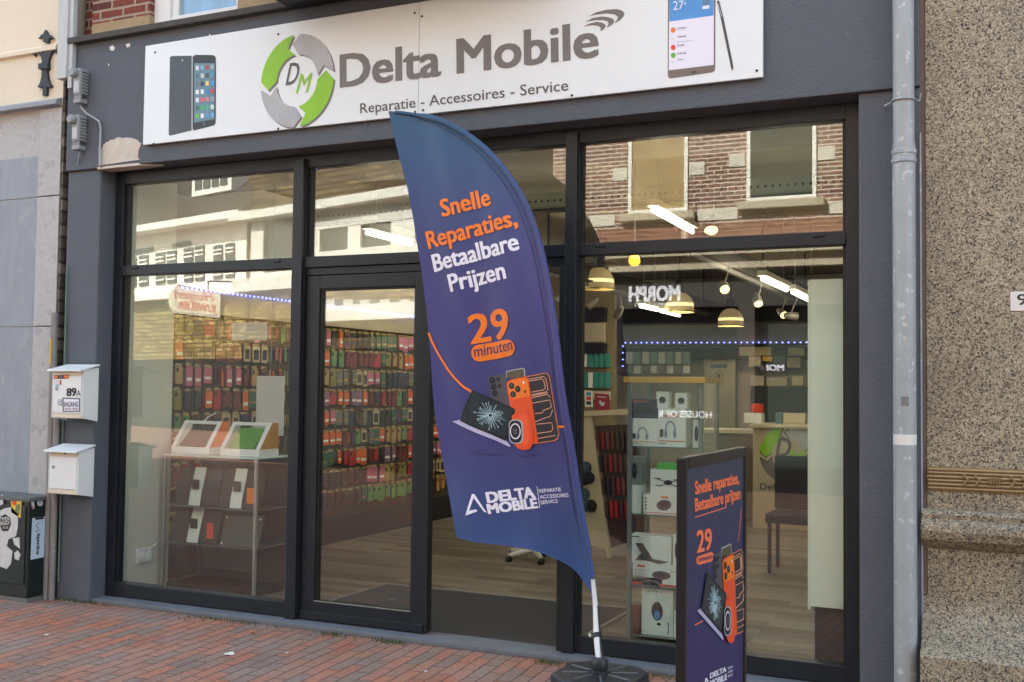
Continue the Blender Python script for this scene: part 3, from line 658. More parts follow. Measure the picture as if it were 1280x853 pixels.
fword('Betaalbare', (543, 340), (654, 313), 20.5, white_p).build('lettering', fl, conform=flagfit)
fword('Prijzen', (564, 365), (637.5, 348.5), 20.5, white_p).build('lettering', fl, conform=flagfit)
fword('29', (588, 430.5), (641.5, 421), 35, orange_p, .022, lean=.1).build('lettering', fl, conform=flagfit)
b = MB(); th = math.radians(-9.5)
pill = [(617.5+x*math.cos(th)-y*math.sin(th), 438.5+x*math.sin(th)+y*math.cos(th)) for x, y in rrect(-29.5, -10.5, 29.5, 10.5, 10)]
poly(b, FL, pill, orange_p, off=PO); word(b, FL, 'minuten', (592.5, 446.5), (644, 437.5), (591.3, 433), purple_p, off=PO+.001, bold=.008)
b.build('minutes_badge', fl, conform=flagfit)
b = MB(); stroke(b, FL, [(534.5, 416), (538, 426), (543, 437), (550, 449), (558, 461), (567, 472), (578, 483), (592, 492.5)], 2.6, orange_p, off=PO); b.build('orange_arc', fl, conform=flagfit); b = MB(); stroke(b, FL, [(696, 533.2), (712.5, 533.8)], 2.6, orange_p, off=PO)
b.build('orange_line', fl, conform=flagfit)
c8 = crop(550, 450, 6.094)
def gadgets(M, c, n, off, conform, parent):
    """the printed still life: two slate phones, an orange phone, an opened phone frame, a cracked laptop and a watch"""
    o = lambda k: off+.0006*k
    def put(fn, name):
        mb = MB(); fn(mb); mb.build(name, parent, conform=conform)
    P = lambda mb, pts, m, k: poly(mb, M, [c(*q) for q in pts], m, n, o(k), .0004)
    E_ = lambda mb, x, y, rx, ry, m, k: poly(mb, M, [c(*q) for q in ell(x, y, rx, ry, 0, 16)], m, n, o(k), .0004)
    Sx = lambda mb, pts, wd, m, k: stroke(mb, M, [c(*q) for q in pts], wd, m, n, o(k), .0004)
    def slate(mb):
        P(mb, [(500, 85), (650, 62), (667, 72), (670, 140), (500, 140)], silver_p, 0); P(mb, [(508, 92), (650, 70), (658, 78), (660, 140), (508, 140)], mat('dusk print', '#56503f', .4, var=.5, scale=14), 1)
        P(mb, [(356, 135), (368, 126), (490, 104), (500, 112), (545, 380), (400, 330), (372, 262)], grey_p, 1)
        for x, y, r_ in ((390, 156, 24), (398, 206, 24), (406, 256, 24), (436, 149, 16), (444, 198, 16)): E_(mb, x, y, r_, r_, black, 2); E_(mb, x, y, r_*.5, r_*.5, navy_p, 3)
    put(slate, 'slate_phone_print')
    def rear(mb):
        P(mb, [(665, 128), (820, 98), (845, 106), (858, 140), (918, 570), (905, 605), (870, 622), (740, 640)], mat('copper line print', '#c07050', .5), 1)
        P(mb, [(668, 136), (820, 106), (838, 114), (850, 145), (909, 570), (896, 598), (866, 614), (740, 630)], mat('charcoal print', '#2b2a30', .5), 2)
        for L_ in ([(690, 150), (805, 128), (822, 142), (838, 225), (820, 245), (715, 265)], [(690, 165), (790, 146), (806, 158), (818, 215), (800, 230), (715, 246)], [(712, 290), (835, 262), (850, 285)], [(716, 330), (850, 305), (862, 360), (835, 372), (800, 385), (790, 405), (735, 408)], [(735, 470), (850, 430), (870, 380)], [(745, 560), (855, 545), (868, 525), (862, 478), (745, 490)], [(715, 275), (835, 250)], [(745, 600), (890, 575)]):
            Sx(mb, L_, .9, mat('peach line print', '#e2a285', .5), 3)
    put(rear, 'open_phone_print')
    def orange(mb):
        P(mb, [(502, 185), (512, 165), (540, 150), (670, 128), (690, 140), (697, 165), (750, 615), (735, 640), (600, 650), (520, 320)], orange2, 4)
        P(mb, [(512, 190), (522, 172), (545, 158), (665, 137), (685, 150), (702, 275), (560, 300), (528, 290)], orange_p, 5)
        for x, y, r_ in ((546, 198, 25), (600, 222, 25), (556, 263, 25), (665, 243, 10)): E_(mb, x, y, r_, r_, black, 6); E_(mb, x-2, y-2, r_*.45, r_*.45, grey_p, 7)
        E_(mb, 654, 174, 8, 10, white_p, 6)
    put(orange, 'orange_phone_print')
    def laptop(mb):
        P(mb, [(80, 470), (145, 458), (480, 610), (522, 658), (510, 665)], mat('lilac silver print', '#b8b4d4', .45, var=.1), 4)
        P(mb, [(238, 232), (252, 238), (560, 370), (570, 390), (480, 622), (146, 466)], black, 5)
        P(mb, [(246, 250), (545, 378), (470, 598), (168, 462)], screen_p, 6)
        rnd = random.Random(3)
        for k in range(34):
            a = 2*math.pi*k/34+rnd.uniform(-.06, .06); r0, r1 = rnd.uniform(18, 32), rnd.uniform(55, 128)
            ex, ey = 368+r1*math.cos(a), 424+r1*math.sin(a)*.9
            if (ex-246)*.42 > (ey-250)-0: continue
            Sx(mb, [(368+r0*math.cos(a), 424+r0*math.sin(a)*.9), (ex, ey)], rnd.choice((.35, .5, .8)), crack_p, 7)
            if k % 3 == 0: E_(mb, ex, ey, 5, 5, crack_p, 7)
        E_(mb, 368, 424, 22, 22, crack_p, 8); E_(mb, 368, 424, 13, 13, screen_p, 9)
    put(laptop, 'cracked_laptop_print')
    def watch(mb):
        P(mb, [(540, 425), (600, 400), (645, 392), (680, 410), (705, 470), (715, 560), (705, 640), (680, 680), (640, 688), (590, 680), (560, 650)], orange2, 8)
        P(mb, [(600, 425), (640, 405), (665, 430), (680, 500), (680, 590), (660, 640), (620, 650)], mat('bright orange red print', '#ee5a2e', .5), 9)
        P(mb, rrect(514, 455, 632, 640, 42), silver_p, 10); P(mb, rrect(522, 463, 618, 632, 38), black, 11)
        E_(mb, 568, 545, 44, 62, white_p, 12); E_(mb, 568, 545, 36, 52, black, 13); E_(mb, 568, 545, 18, 26, grey_p, 14)
    put(watch, 'watch_print')
gadgets(FL, c8, NY, PO, flagfit, fl)
b = MB(); poly(b, FL, [c8(*q) for q in ell(345, 705, 130, 16, .08)], mat('dim purple print', '#38356e', .6), off=PO); poly(b, FL, [c8(*q) for q in ell(650, 722, 95, 13, -.06)], mat('dim purple print', '#38356e', .6), off=PO); b.build('drop_shadow_print', fl, conform=flagfit)
ck = crop(370, 560, 2.911)
fword('DELTA', ck(692, 201), ck(866, 181), 12.6, white_p, .055).build('lettering', fl, conform=flagfit)
fword('MOBILE', ck(695, 241), ck(876, 219), 11.6, white_p, .055).build('lettering', fl, conform=flagfit)
for t_, a, b_ in (('REPARATIE', (880, 165), (963, 158)), ('ACCESSOIRES', (882, 187), (993, 178)), ('SERVICE', (885, 207), (948, 201))):
    fword(t_, ck(*a), ck(*b_), 4.4, white_p, .012).build('lettering', fl, conform=flagfit)
b = MB(); P = [(618, 247), (640, 168), (648, 168), (690, 236), (682, 234), (646, 182), (632, 228), (655, 224), (660, 231)]
poly(b, FL, [ck(*q) for q in P], white_p, off=PO); b.build('triangle_emblem', fl, conform=flagfit)
b = MB(); stroke(b, FL, [ck(871, 143), ck(881, 220)], .7, white_p, off=PO); b.build('divider_line', fl, conform=flagfit)
# pole, clamp, hub and foot
p_top, p_bot = W3((741, 742)), np.array([-1.855, -.56, .16])
pole_m = mat('white fibreglass pole', '#d9d9d6', .35, var=.04)
pt = [np.array(W3((740, 725))), np.array(W3((742.5, 758))), np.array(FL(746, 795))*.6+np.array(Y(746, 795, -.56))*.4, np.array(Y(750, 832, -.57))]
MB().tube(pt, [.011, .0135, .0175, .0185], pole_m, 14).build('pole', fl, smooth=True)
MB().tube([pt[1]+np.array([.016, -.004, 0]), pt[2]+np.array([.018, -.004, 0]), pt[3]+np.array([.016, -.004, .03])], .006, black, 8).build('tension_cord', fl, smooth=True)
cl = pt[2]; d_ = (pt[2]-pt[3])/np.linalg.norm(pt[2]-pt[3])
b = MB(); b.tube([cl-d_*.012, cl+d_*.012], .024, black, 16); b.build('clamp', fl, bevel=.003)
MB().lathe(cl+np.array([-.035, -.005, 0]), [(.004, -.006), (.008, 0), (.004, .006)], white, 10).build('cord_bead', fl)
hub = Y(750, 842, -.58); hx, hy = hub[0], hub[1]
fb = thing('flag_base', (hx, hy, 0), 'black square plastic base weight holding the feather flag pole', 'flag base')
hw = .215; zt_ = .10
pl_ = [(hx-hw, hy-hw+.09), (hx-hw+.09, hy-hw), (hx+hw-.09, hy-hw), (hx+hw, hy-hw+.09), (hx+hw, hy+hw-.09), (hx+hw-.09, hy+hw), (hx-hw+.09, hy+hw), (hx-hw, hy+hw-.09)]
basem = mat('black moulded plastic', '#26282c', .45, var=.3, scale=7, bump=.12, bscale=40)
MB().prism([(x, y, 0) for x, y in pl_], (0, 0, 1), .0, zt_, basem).build('weight', fb, bevel=.018, segs=3)
b = MB()
for k in range(8):
    a = math.radians(22.5+45*k); b.tube([(hx+.06*math.cos(a), hy+.06*math.sin(a), zt_-.001), (hx+.19*math.cos(a), hy+.19*math.sin(a), zt_-.001)], .006, mat('scuffed plastic rib', '#55585d', .5), 8)
b.build('rib', fb)
b = MB(); b.lathe((hx, hy, zt_-.002), [(.046, 0), (.046, .012), (.038, .016), (.041, .022), (.041, .062), (.036, .07), (.024, .072)], basem, 28); b.build('collar', fb, smooth=True)

# ================================================================== PAVEMENT SIGN
dl, rr_ = 3.0, 1.215
pL = CAM+ray(857, 572.5)*dl; pR = CAM+ray(934, 559.6)*dl*rr_
pR[2] = pL[2]; ex = (pR-pL); wid = np.linalg.norm(ex); ex /= wid
nb_ = np.cross(ex, [0, 0, 1.0]); nb_ /= np.linalg.norm(nb_)            # points to the street
HZ = pL[2]
ps = thing('pavement_sign', ((pL+pR)/2*np.array([1, 1, 0])), 'black framed pavement poster sign with orange Snelle reparaties text standing right of the flag', 'sign')
def bx(mb, a0, a1, n0, n1, z0, z1, m):
    o = pL*np.array([1, 1, 0]); q = [o+ex*a+nb_*n for a, n in ((a0, n0), (a1, n0), (a1, n1), (a0, n1))]
    vs = [(p[0], p[1], z0) for p in q]+[(p[0], p[1], z1) for p in q]
    mb.add(vs, [(0, 3, 2, 1), (4, 5, 6, 7), (0, 1, 5, 4), (1, 2, 6, 5), (2, 3, 7, 6), (3, 0, 4, 7)], m)
blackf = mat('black powder coated frame', '#17181b', .35, var=.25, scale=12)
fwid, thk = .026, .014; zb_ = .17
b = MB(); s0, s1 = -.027, 0
bx(b, 0, fwid, s0, s1, zb_, HZ, blackf); bx(b, wid-fwid, wid, s0, s1, zb_, HZ, blackf); bx(b, fwid, wid-fwid, s0, s1, HZ-.034, HZ, blackf); bx(b, fwid, wid-fwid, s0, s1, zb_, zb_+fwid, blackf)
b.build('frame', ps, bevel=.005)
postm, N, L, bs = base('navy purple poster')
tc = N.new('ShaderNodeNewGeometry'); sx_ = N.new('ShaderNodeSeparateXYZ'); L.new(tc.outputs['Position'], sx_.inputs[0]); mr = N.new('ShaderNodeMapRange'); mr.inputs['From Min'].default_value = .3; mr.inputs['From Max'].default_value = 1.3; L.new(sx_.outputs[2], mr.inputs[0])
rp = ramp(N, [(0, '#2b2b63'), (.5, '#2d2a5e'), (1, '#3a4152')]); L.new(mr.outputs[0], rp.inputs[0]); L.new(rp.outputs[0], bs.inputs['Base Color']); bs.inputs['Roughness'].default_value = .42; bs.inputs['Specular IOR Level'].default_value = .35
nz = N.new('ShaderNodeTexNoise'); nz.inputs['Scale'].default_value = 5; bp = N.new('ShaderNodeBump'); bp.inputs['Strength'].default_value = .25; bp.inputs['Distance'].default_value = .02; L.new(tc.outputs['Position'], nz.inputs['Vector']); L.new(nz.outputs[0], bp.inputs['Height']); L.new(bp.outputs[0], bs.inputs['Normal'])
b = MB(); bx(b, fwid-.006, wid-fwid+.006, -.012, -.006, zb_+fwid-.006, HZ-fwid+.006, postm); poster = b.build('poster', ps)
b = MB(); bx(b, fwid-.006, wid-fwid+.006, -.021, -.015, zb_+fwid-.006, HZ-fwid+.006, postm); b.build('poster', ps)
b = MB(); bx(b, .08, wid-.08, -.023, -.004, .05, zb_, black); bx(b, .02, wid-.02, -.30, .22, 0, .05, blackf); b.build('foot', ps, bevel=.008)
PB = on_plane(pL-nb_*.006, nb_)
cb_ = crop(840, 550, 2.816)
def pw(t_, a, b_, top, m, bold=.03): mb = MB(); word(mb, PB, t_, cb_(*a), cb_(*b_), cb_(*top), m, nb_, .001, bold); mb.build('lettering', poster)
coral = mat('coral orange print', '#f27a50', .5, var=.03)
pw('Snelle reparaties,', (80, 192), (235, 152), (78, 148), coral, .042); pw('Betaalbare prijzen', (80, 252), (241, 206), (78, 208), coral, .042)
pw('29', (86, 398), (140, 384), (85, 322), coral)
b = MB(); poly(b, PB, [cb_(*q) for q in [(92, 410), (138, 394), (146, 402), (145, 420), (138, 428), (94, 440), (86, 434), (85, 418)]], coral, nb_, .001); word(b, PB, 'minuten', cb_(92, 430), cb_(140, 417), cb_(92, 412), purple_p, nb_, .0016, .008); b.build('minutes_badge', poster)
for P_, w_, m_ in (([(80, 273), (190, 238)], 1.2, coral), ([(243, 240), (240, 290), (232, 360)], .8, mat('copper line print', '#c07050')), ([(80, 652), (108, 637)], 1.3, coral), ([(240, 640), (254, 628)], 1.3, coral)):
    b = MB(); stroke(b, PB, [cb_(*q) for q in P_], w_, m_, nb_, .001); b.build('orange_line', poster)
_g = np.array
def cbg(x, y):
    """same still life, seen on the slanted poster: laptop left, phones behind, watch in front"""
    u, v = (x-80)/840, (y-60)/630
    return cb_(84+u*178, 372+v*352-u*12)
gadgets(PB, cbg, nb_, .001, None, poster)
pw('DELTA', (132, 840), (190, 815), (132, 822), white_p, .05); pw('MOBILE', (132, 868), (192, 843), (132, 848), white_p, .05)
b = MB(); poly(b, PB, [cb_(*q) for q in [(112, 872), (118, 838), (122, 838), (132, 862), (127, 860), (120, 846), (117, 862)]], white_p, nb_, .001); b.build('triangle_emblem', poster); b = MB()
for k, t_ in enumerate(('REPARATIE', 'ACCESSOIRES', 'SERVICE')): word(b, PB, t_, cb_(196, 808+k*14), cb_(212, 801+k*14), cb_(196, 801+k*14), white_p, nb_, .001, .01)
b.build('lettering', poster)

# ================================================================== MAILBOXES
mbm = mat('white powder coat', '#dfe2e2', .4, var=.03); mbi = mat('cream powder coat', '#d8cdb8', .45, var=.05)
def mailbox(pxl, ztop, zbot, label):
    yf = -.30; xl, xr = Y(pxl[0], pxl[2], yf)[0], Y(pxl[1], pxl[2], yf)[0]; yb = -.165
    t = thing('mailbox', ((xl+xr)/2, (yf+yb)/2, zbot), label, 'mailbox', 'mailboxes on the corner of the shop')
    MB().prism([(xr, yf, zbot+.012), (xr, yb, zbot-.012), (xr, yb, ztop), (xr, yf, ztop-.02)], (1, 0, 0), -.004, 0, mbm).build('side_panel', t, bevel=.0015)
    MB().prism([(xl, yf, zbot+.012), (xl, yb, zbot-.012), (xl, yb, ztop), (xl, yf, ztop-.02)], (1, 0, 0), 0, .004, mbm).build('side_panel', t, bevel=.0015)
    b = MB(); b.box(xl+.005, xr-.005, yf+.004, yb, zbot+.01, ztop-.03, mbm); b.build('body', t, bevel=.002)
    MB().box(xl+.014, xr-.014, yf-.004, yf+.003, zbot+.045, ztop-.062, mbm).build('door', t, bevel=.002)
    MB().box(xl+.008, xr-.008, yf-.001, yf+.0035, zbot+.013, zbot+.04, mbi).build('lower_rail', t, bevel=.0015)
    MB().box(xl+.008, xr-.008, yf-.001, yf+.0035, ztop-.058, ztop-.03, mbi).build('flap', t, bevel=.0015)
    MB().prism([(xl-.012, yf-.035, ztop-.03), (xl-.012, yb, ztop+.012), (xl-.012, yb, ztop+.022), (xl-.012, yf-.035, ztop-.018)], (1, 0, 0), 0, xr-xl+.024, mbm).build('lid', t, bevel=.002)
    MB().lathe((xl+.05, yf-.004, (ztop+zbot)/2+.03), [(.012, 0), (.012, .004), (.006, .007)], zinc, 14, Vector((0, -1, 0))).build('lock', t)
    return t, xl, xr, yf-.0045
m1, xl, xr, ym = mailbox((64.6, 103.5, 495), 1.60, 1.245, 'upper white mailbox numbered 89A with an INGANG sticker')
MM = on_y(ym); cm = crop(40, 440, 4.26)
def mw(par, t_, a, b_, top, m, bold=.02, off=.001):
    mb = MB(); word(mb, MM, t_, cm(*a), cm(*b_), cm(*top), m, NY, off, bold); return mb.build('lettering', par)
b = MB(); poly(b, MM, [cm(*q) for q in [(118, 124), (195, 122), (195, 143), (118, 145)]], black, off=.001); poly(b, MM, [cm(*q) for q in [(121, 127), (137, 127), (137, 142), (121, 142)]], orange_p, off=.0016); poly(b, MM, [cm(*q) for q in [(173, 126), (192, 126), (192, 141), (173, 141)]], orange_p, off=.0016); poly(b, MM, [cm(*q) for q in [(142, 128), (168, 127), (168, 139), (142, 140)]], grey_p, off=.0016); b.build('sticker', m1)
mw(m1, '89', (184, 236), (238, 233), (184, 196), black, .05); mw(m1, 'A', (237, 238), (260, 236), (237, 206), black, .0)
b = MB(); poly(b, MM, [cm(*q) for q in [(163, 244), (256, 247), (256, 318), (164, 320)]], mat('slate sticker border', '#3a3f55', .5), off=.001); poly(b, MM, [cm(*q) for q in [(169, 250), (251, 253), (251, 313), (170, 315)]], white_p, off=.0016)
word(b, MM, 'INGANG', cm(173, 293), cm(248, 291), cm(173, 268), black, NY, .0022, .02); word(b, MM, 'OM DE HOEK', cm(174, 310), cm(247, 308), cm(174, 300), black, NY, .0022, .015); b.build('sticker', m1)
b = MB(); poly(b, MM, [cm(*q) for q in [(122, 152), (143, 152), (143, 168), (122, 168)]], mat('pale lilac print', '#d8c8dc', .5), off=.001); poly(b, MM, [cm(*q) for q in [(124, 174), (143, 174), (143, 186), (124, 186)]], mat('teal print', '#7fb6bd', .5), off=.001); poly(b, MM, [cm(*q) for q in [(149, 150), (156, 150), (156, 176), (149, 176)]], red_p, off=.001)
poly(b, MM, [cm(*q) for q in [(139, 254), (160, 254), (160, 286), (139, 286)]], black, off=.001); poly(b, MM, [cm(*q) for q in [(141, 256), (158, 256), (158, 284), (141, 284)]], white_p, off=.0016)
for x, y in ((143, 262), (151, 262), (143, 272), (151, 276)): poly(b, MM, [cm(*q) for q in [(x, y), (x+5, y), (x+5, y+6), (x, y+6)]], black, off=.0022)
b.build('sticker', m1)
m2, xl, xr, ym2 = mailbox((60.3, 98, 590), 1.055, .735, 'lower white mailbox without a number, with a worn yellow strip')
b = MB(); poly(b, on_y(ym2), [cm(*q) for q in [(104, 530), (182, 533), (182, 548), (104, 545)]], mat('faded yellow sticker', '#cbbb8a', .6, var=.3, scale=60), off=.001); poly(b, on_y(ym2), [cm(*q) for q in ell(176, 540, 5, 6)], black, off=.0016); b.build('sticker', m2)

# ================================================================== UTILITY CABINET
uc_m = mat('black green cabinet paint', '#16211f', .45, var=.35, scale=6, bump=.08, bscale=25)
ux, uy = Z(33, 754)[0], Z(33, 754)[1]; uh = Y(33, 622, uy)[2]
uc = thing('utility_cabinet', (ux-.5, -.26, 0), 'black street utility cabinet covered with torn stickers at the left edge', 'utility cabinet')
MB().box(ux-1.1, ux, uy, -.105, .03, uh-.03, uc_m).build('body', uc, bevel=.008)
MB().box(ux-1.1, ux-.005, uy+.005, -.105, 0, .03, mat('concrete plinth', '#6b6964', .9, var=.2, bump=.3)).build('plinth', uc)
MB().box(ux-1.12, ux+.012, uy-.012, -.103, uh-.029, uh, mat('dirty lid', '#60625f', .7, var=.6, scale=18)).build('lid', uc, bevel=.005)
MB().box(ux-.6, ux-.025, uy-.008, uy-.0005, .12, uh-.06, uc_m).build('door', uc, bevel=.003)
b = MB(); b.tube([(ux-.55, uy-.005, .13), (ux-.03, uy-.005, .13)], .004, uc_m, 6); b.build('door_seam', uc)
UC = on_y(uy-.0085); cu = crop(0, 590, 4.736); NXp = np.array([1.0, 0, 0]); US = on_x(ux)
b = MB(); paper = mat('torn white paper', '#c9c9c4', .8, var=.15, scale=30)
for P in ([(0, 230), (30, 215), (70, 210), (108, 250), (105, 330), (95, 380), (50, 400), (40, 440), (75, 470), (65, 545), (40, 575), (0, 560)], [(75, 392), (115, 388), (118, 455), (85, 430)], [(85, 480), (105, 465), (122, 490), (110, 525), (88, 515)], [(0, 150), (16, 130), (20, 190), (0, 200)]):
    poly(b, UC, [cu(*q) for q in P], paper, off=.001)
b.build('torn_sticker', uc)
b = MB(); poly(b, UC, [cu(*q) for q in [(5, 265), (30, 250), (60, 268), (66, 310), (50, 350), (15, 352), (2, 320)]], black, off=.0018); word(b, UC, 'YES', cu(8, 290), cu(58, 286), cu(8, 270), paper, NY, .0024, .03); word(b, UC, 'EGGY', cu(6, 316), cu(60, 312), cu(6, 296), paper, NY, .0024, .03); word(b, UC, 'TO US', cu(16, 338), cu(50, 335), cu(16, 325), paper, NY, .0024, .02); b.build('round_sticker', uc)
b = MB(); poly(b, UC, [cu(*q) for q in [(64, 148), (130, 150), (122, 275), (68, 240)]], yellow_p, off=.001); poly(b, UC, [cu(*q) for q in [(72, 160), (100, 165), (96, 200), (74, 195)]], red_o, off=.0016); poly(b, UC, [cu(*q) for q in [(95, 195), (122, 190), (115, 255), (90, 235)]], mat('mixed print', '#6d7a4a', .6, var=.5, scale=40), off=.0016); b.build('colour_sticker', uc)
b = MB(); poly(b, US, [cu(*q) for q in [(190, 275), (266, 265), (258, 505), (180, 521)]], mat('pale blue sticker', '#c4d3e0', .5, var=.05), NXp, .001)
lettering(b, 'aquela', US(*cu(226, 490)), US(*cu(233, 362)), US(*cu(206, 492))-US(*cu(226, 490)), black, NXp, .0016, .03)
for q in [(215, 352), (228, 344), (221, 330), (214, 318), (226, 306)]: poly(b, US, [cu(*p) for p in ell(q[0], q[1], 4, 5, 0, 8)], grey_p, NXp, .0016)
b.build('lettered_sticker', uc)
b = MB(); poly(b, US, [cu(*p) for p in ell(237, 183, 17, 20)], paper, NXp, .001); poly(b, US, [cu(*q) for q in [(182, 170), (200, 165), (203, 215), (192, 222)]], paper, NXp, .001); poly(b, US, [cu(*q) for q in [(186, 205), (196, 203), (194, 216), (187, 217)]], red_p, NXp, .0016); poly(b, US, [cu(*p) for p in ell(237, 183, 10, 12)], silver_p, NXp, .0016); b.build('small_sticker', uc)
MB().box(ux-.0005, ux+.006, uy+.05, uy+.12, uh-.155, uh-.143, black).build('vent_slot', uc)

# ================================================================== LITTER AND WEEDS
lit = mat('crumpled paper', '#d9d7d2', .8)
def litter(px, py, sz, name, label, m, cat='litter'):
    p = Z(px, py); rnd = random.Random(int(px)); b = MB(); k = 9
    pts = [(p[0]+sz*rnd.uniform(.6, 1.2)*math.cos(2*math.pi*i/k), p[1]+sz*rnd.uniform(.3, .9)*math.sin(2*math.pi*i/k), .003+rnd.uniform(0, sz*.35)) for i in range(k)]
    c_ = (p[0], p[1], sz*.45); b.add(pts+[c_, (p[0], p[1], .001)], [(i, (i+1) % k, k) for i in range(k)]+[(i, k+1, (i+1) % k) for i in range(k)], m)
    tag(b.build(name), label, cat)
litter(287, 819, .035, 'paper_scrap', 'largest white paper scrap, on the bricks in front of the left window', lit)
litter(357, 817, .018, 'paper_scrap', 'small white scrap on the bricks right of the largest paper scrap', lit)
litter(59, 795, .022, 'paper_scrap', 'grey white smear of paper on the bricks left of the window', lit)
litter(144, 765, .012, 'paper_scrap', 'white speck of paper by the window sill near the dark pillar', lit)
litter(317, 792, .022, 'dry_leaf', 'orange brown dry leaf on the bricks under the left window', mat('dry leaf', '#a8672e', .7), 'leaf')
litter(532, 840, .012, 'paper_scrap', 'white speck of paper on the bricks in front of the doorway', lit)
litter(671, 741, .03, 'dry_leaf', 'brown dry leaf on the carpet edge inside the doorway', mat('brown leaf', '#6b4a2c', .8), 'leaf')
rnd = random.Random(5); b = MB(); moss = mat('green weeds', '#4c5a2e', .8, var=.4, scale=30)
for k in range(520):
    px = rnd.choice((rnd.gauss(105, 22), rnd.gauss(420, 14), rnd.gauss(490, 10), rnd.gauss(280, 30), rnd.gauss(690, 9), rnd.gauss(835, 30)))
    yb_ = -.13-abs(rnd.gauss(0, .035)); base_ = Y(px, 780, -.13); x = base_[0]; h_ = rnd.uniform(.006, .028) if px > 160 else rnd.uniform(.005, .035)
    if x > -1.0: continue
    a = rnd.uniform(0, 6.28); dx, dy = .004*math.cos(a), .004*math.sin(a); lx, ly = rnd.uniform(-.012, .012), rnd.uniform(-.012, .012)
    b.add([(x-dx, yb_-dy, 0), (x+dx, yb_+dy, 0), (x+lx, yb_+ly, h_)], [(0, 1, 2)], moss)
o = b.build('weeds'); o['kind'] = 'stuff'; o['label'] = 'small green weeds and moss growing along the shop sill'

# ================================================================== INSIDE THE SHOP
# --- phone cases on the left wall: one mesh per colour, every case a thing of its own
cols = [('red', '#a8232c'), ('orange', '#cf6428'), ('brown', '#5d3d28'), ('black', '#1f2024'), ('dark green', '#2f5f4c'), ('tan', '#a98a52'), ('grey', '#6b6a66'), ('navy', '#2a3450'), ('olive', '#7f7a34'), ('pink', '#b8657c'), ('light green', '#5d8f4e'), ('mauve', '#7a6078'), ('cream', '#b9ab88'), ('dark red', '#6d2026')]
hangm = mat('clear hang card', '#bfae78', .3, var=.3, scale=40); hookm = mat('chromed hook', '#b09a62', .3, .8)
protos = []
for i, (cn, hx_) in enumerate(cols):
    m = mat(cn+' phone case', hx_, .45, var=.25, scale=14); b = MB(); wd_, hh = .046, .148
    b.prism([(0, y, z) for y, z in rrect(-wd_, -hh, wd_, 0, .012, 3)], (1, 0, 0), .05, .064, m)
    if i % 5 in (0, 3): b.prism([(0, y, z) for y, z in rrect(-.034, -.045, -.008, -.014, .006, 3)], (1, 0, 0), .064, .067, black)
    if i % 5 in (1, 4): b.prism([(0, y, z) for y, z in [(-.036, -.11), (.036, -.11), (.036, -.085), (-.036, -.085)]], (1, 0, 0), .064, .066, card if i % 2 else hookm)
    if i % 5 == 2: b.prism([(0, y, z) for y, z in rrect(-.03, -.125, .03, -.03, .01, 3)], (1, 0, 0), .064, .066, mat('charcoal print', '#2b2a30', .5))
    b.prism([(0, y, z) for y, z in rrect(-.046, -.146, .046, -.012, .01, 3)], (1, 0, 0), .018, .03, mat(cols[(i*5+3) % len(cols)][0]+' phone case', cols[(i*5+3) % len(cols)][1], .45, var=.25, scale=14))
    b.prism([(0, y, z) for y, z in [(-.046, .004), (.046, .004), (.03, .026), (-.03, .026)]], (1, 0, 0), .054, .057, hangm)
    b.tube([(-.012, 0, .018), (.075, 0, .016), (.082, 0, .026)], .003, hookm, 6)
    protos.append((cn, b.build('phone_case', origin=(0, 0, 0), bevel=0)))
ordn = ['first', 'second', 'third', 'fourth', 'fifth', 'sixth', 'seventh', 'eighth', 'ninth', 'tenth', 'eleventh', 'twelfth', 'thirteenth', 'fourteenth', 'fifteenth', 'sixteenth', 'seventeenth', 'eighteenth', 'nineteenth', 'twentieth']
rnd = random.Random(11); used = set()
ycols = [.86+.118*k for k in range(10)]+[2.42+.112*k for k in range(20)]+[4.95+.115*k for k in range(3)]
nrow = 9; secs = [(0, 10, 'left window pane'), (10, 30, 'standing door leaf'), (30, 33, 'open doorway')]
for r_ in range(nrow):
    z = 2.015-.192*r_; run = None
    for ci, yy in enumerate(ycols):
        if rnd.random() < (.06 if ci < 10 else .02): continue
        sec = [s_ for s_ in secs if s_[0] <= ci < s_[1]][0]
        if run is None or rnd.random() < .55: run = rnd.randrange(len(cols))
        if r_ in (3, 6) and rnd.random() < .4: run = rnd.choice((0, 0, 1, 13, 11))
        cn, pr = protos[run]
        o = pr if run not in used else pr.copy()
        if run in used: COL.objects.link(o)
        used.add(run)
        k_ = rnd.uniform(.62, 1.0); o.scale = (1, k_, rnd.uniform(.78, 1.06)); o.location = (-5.938, yy+rnd.uniform(-.008, .008), z+rnd.uniform(-.006, .004)); o.rotation_euler = (rnd.uniform(-.04, .04), 0, rnd.uniform(-.35, .1))
        where = 'top row' if r_ == 0 else 'bottom row' if r_ == nrow-1 else ordn[r_]+' row'
        tag(o, f'{cn} phone case, {where}, {ordn[ci-sec[0]]} from left seen through the {sec[2]}', 'phone case', 'phone cases hanging on the left wall')
bk = MB(); rk = random.Random(23)
for r_ in range(nrow+1):
    for k in range(150):
        yy = .82+k*.042+rk.uniform(-.01, .01)
        if yy > 7.2: continue
        z = 2.02-.192*r_+rk.uniform(-.015, .01); wd_ = rk.uniform(.008, .017); hh = rk.uniform(.10, .15); cn, hx_ = cols[rk.randrange(len(cols))]; dx = rk.uniform(-.932, -.905)-5.0; sl_ = rk.uniform(-.012, .012)
        if z-hh < .26: continue
        bk.prism([(dx, yy-wd_, z-.01), (dx, yy+wd_, z-.01), (dx, yy+wd_+sl_, z-hh), (dx, yy-wd_+sl_, z-hh)], (1, 0, 0), 0, .008, MATS[cn+' phone case'])
        if k % 2 == 0: bk.tube([(-5.94, yy, z+.012), (-5.85, yy, z+.01), (-5.842, yy, z+.022)], .0028, hookm, 5)
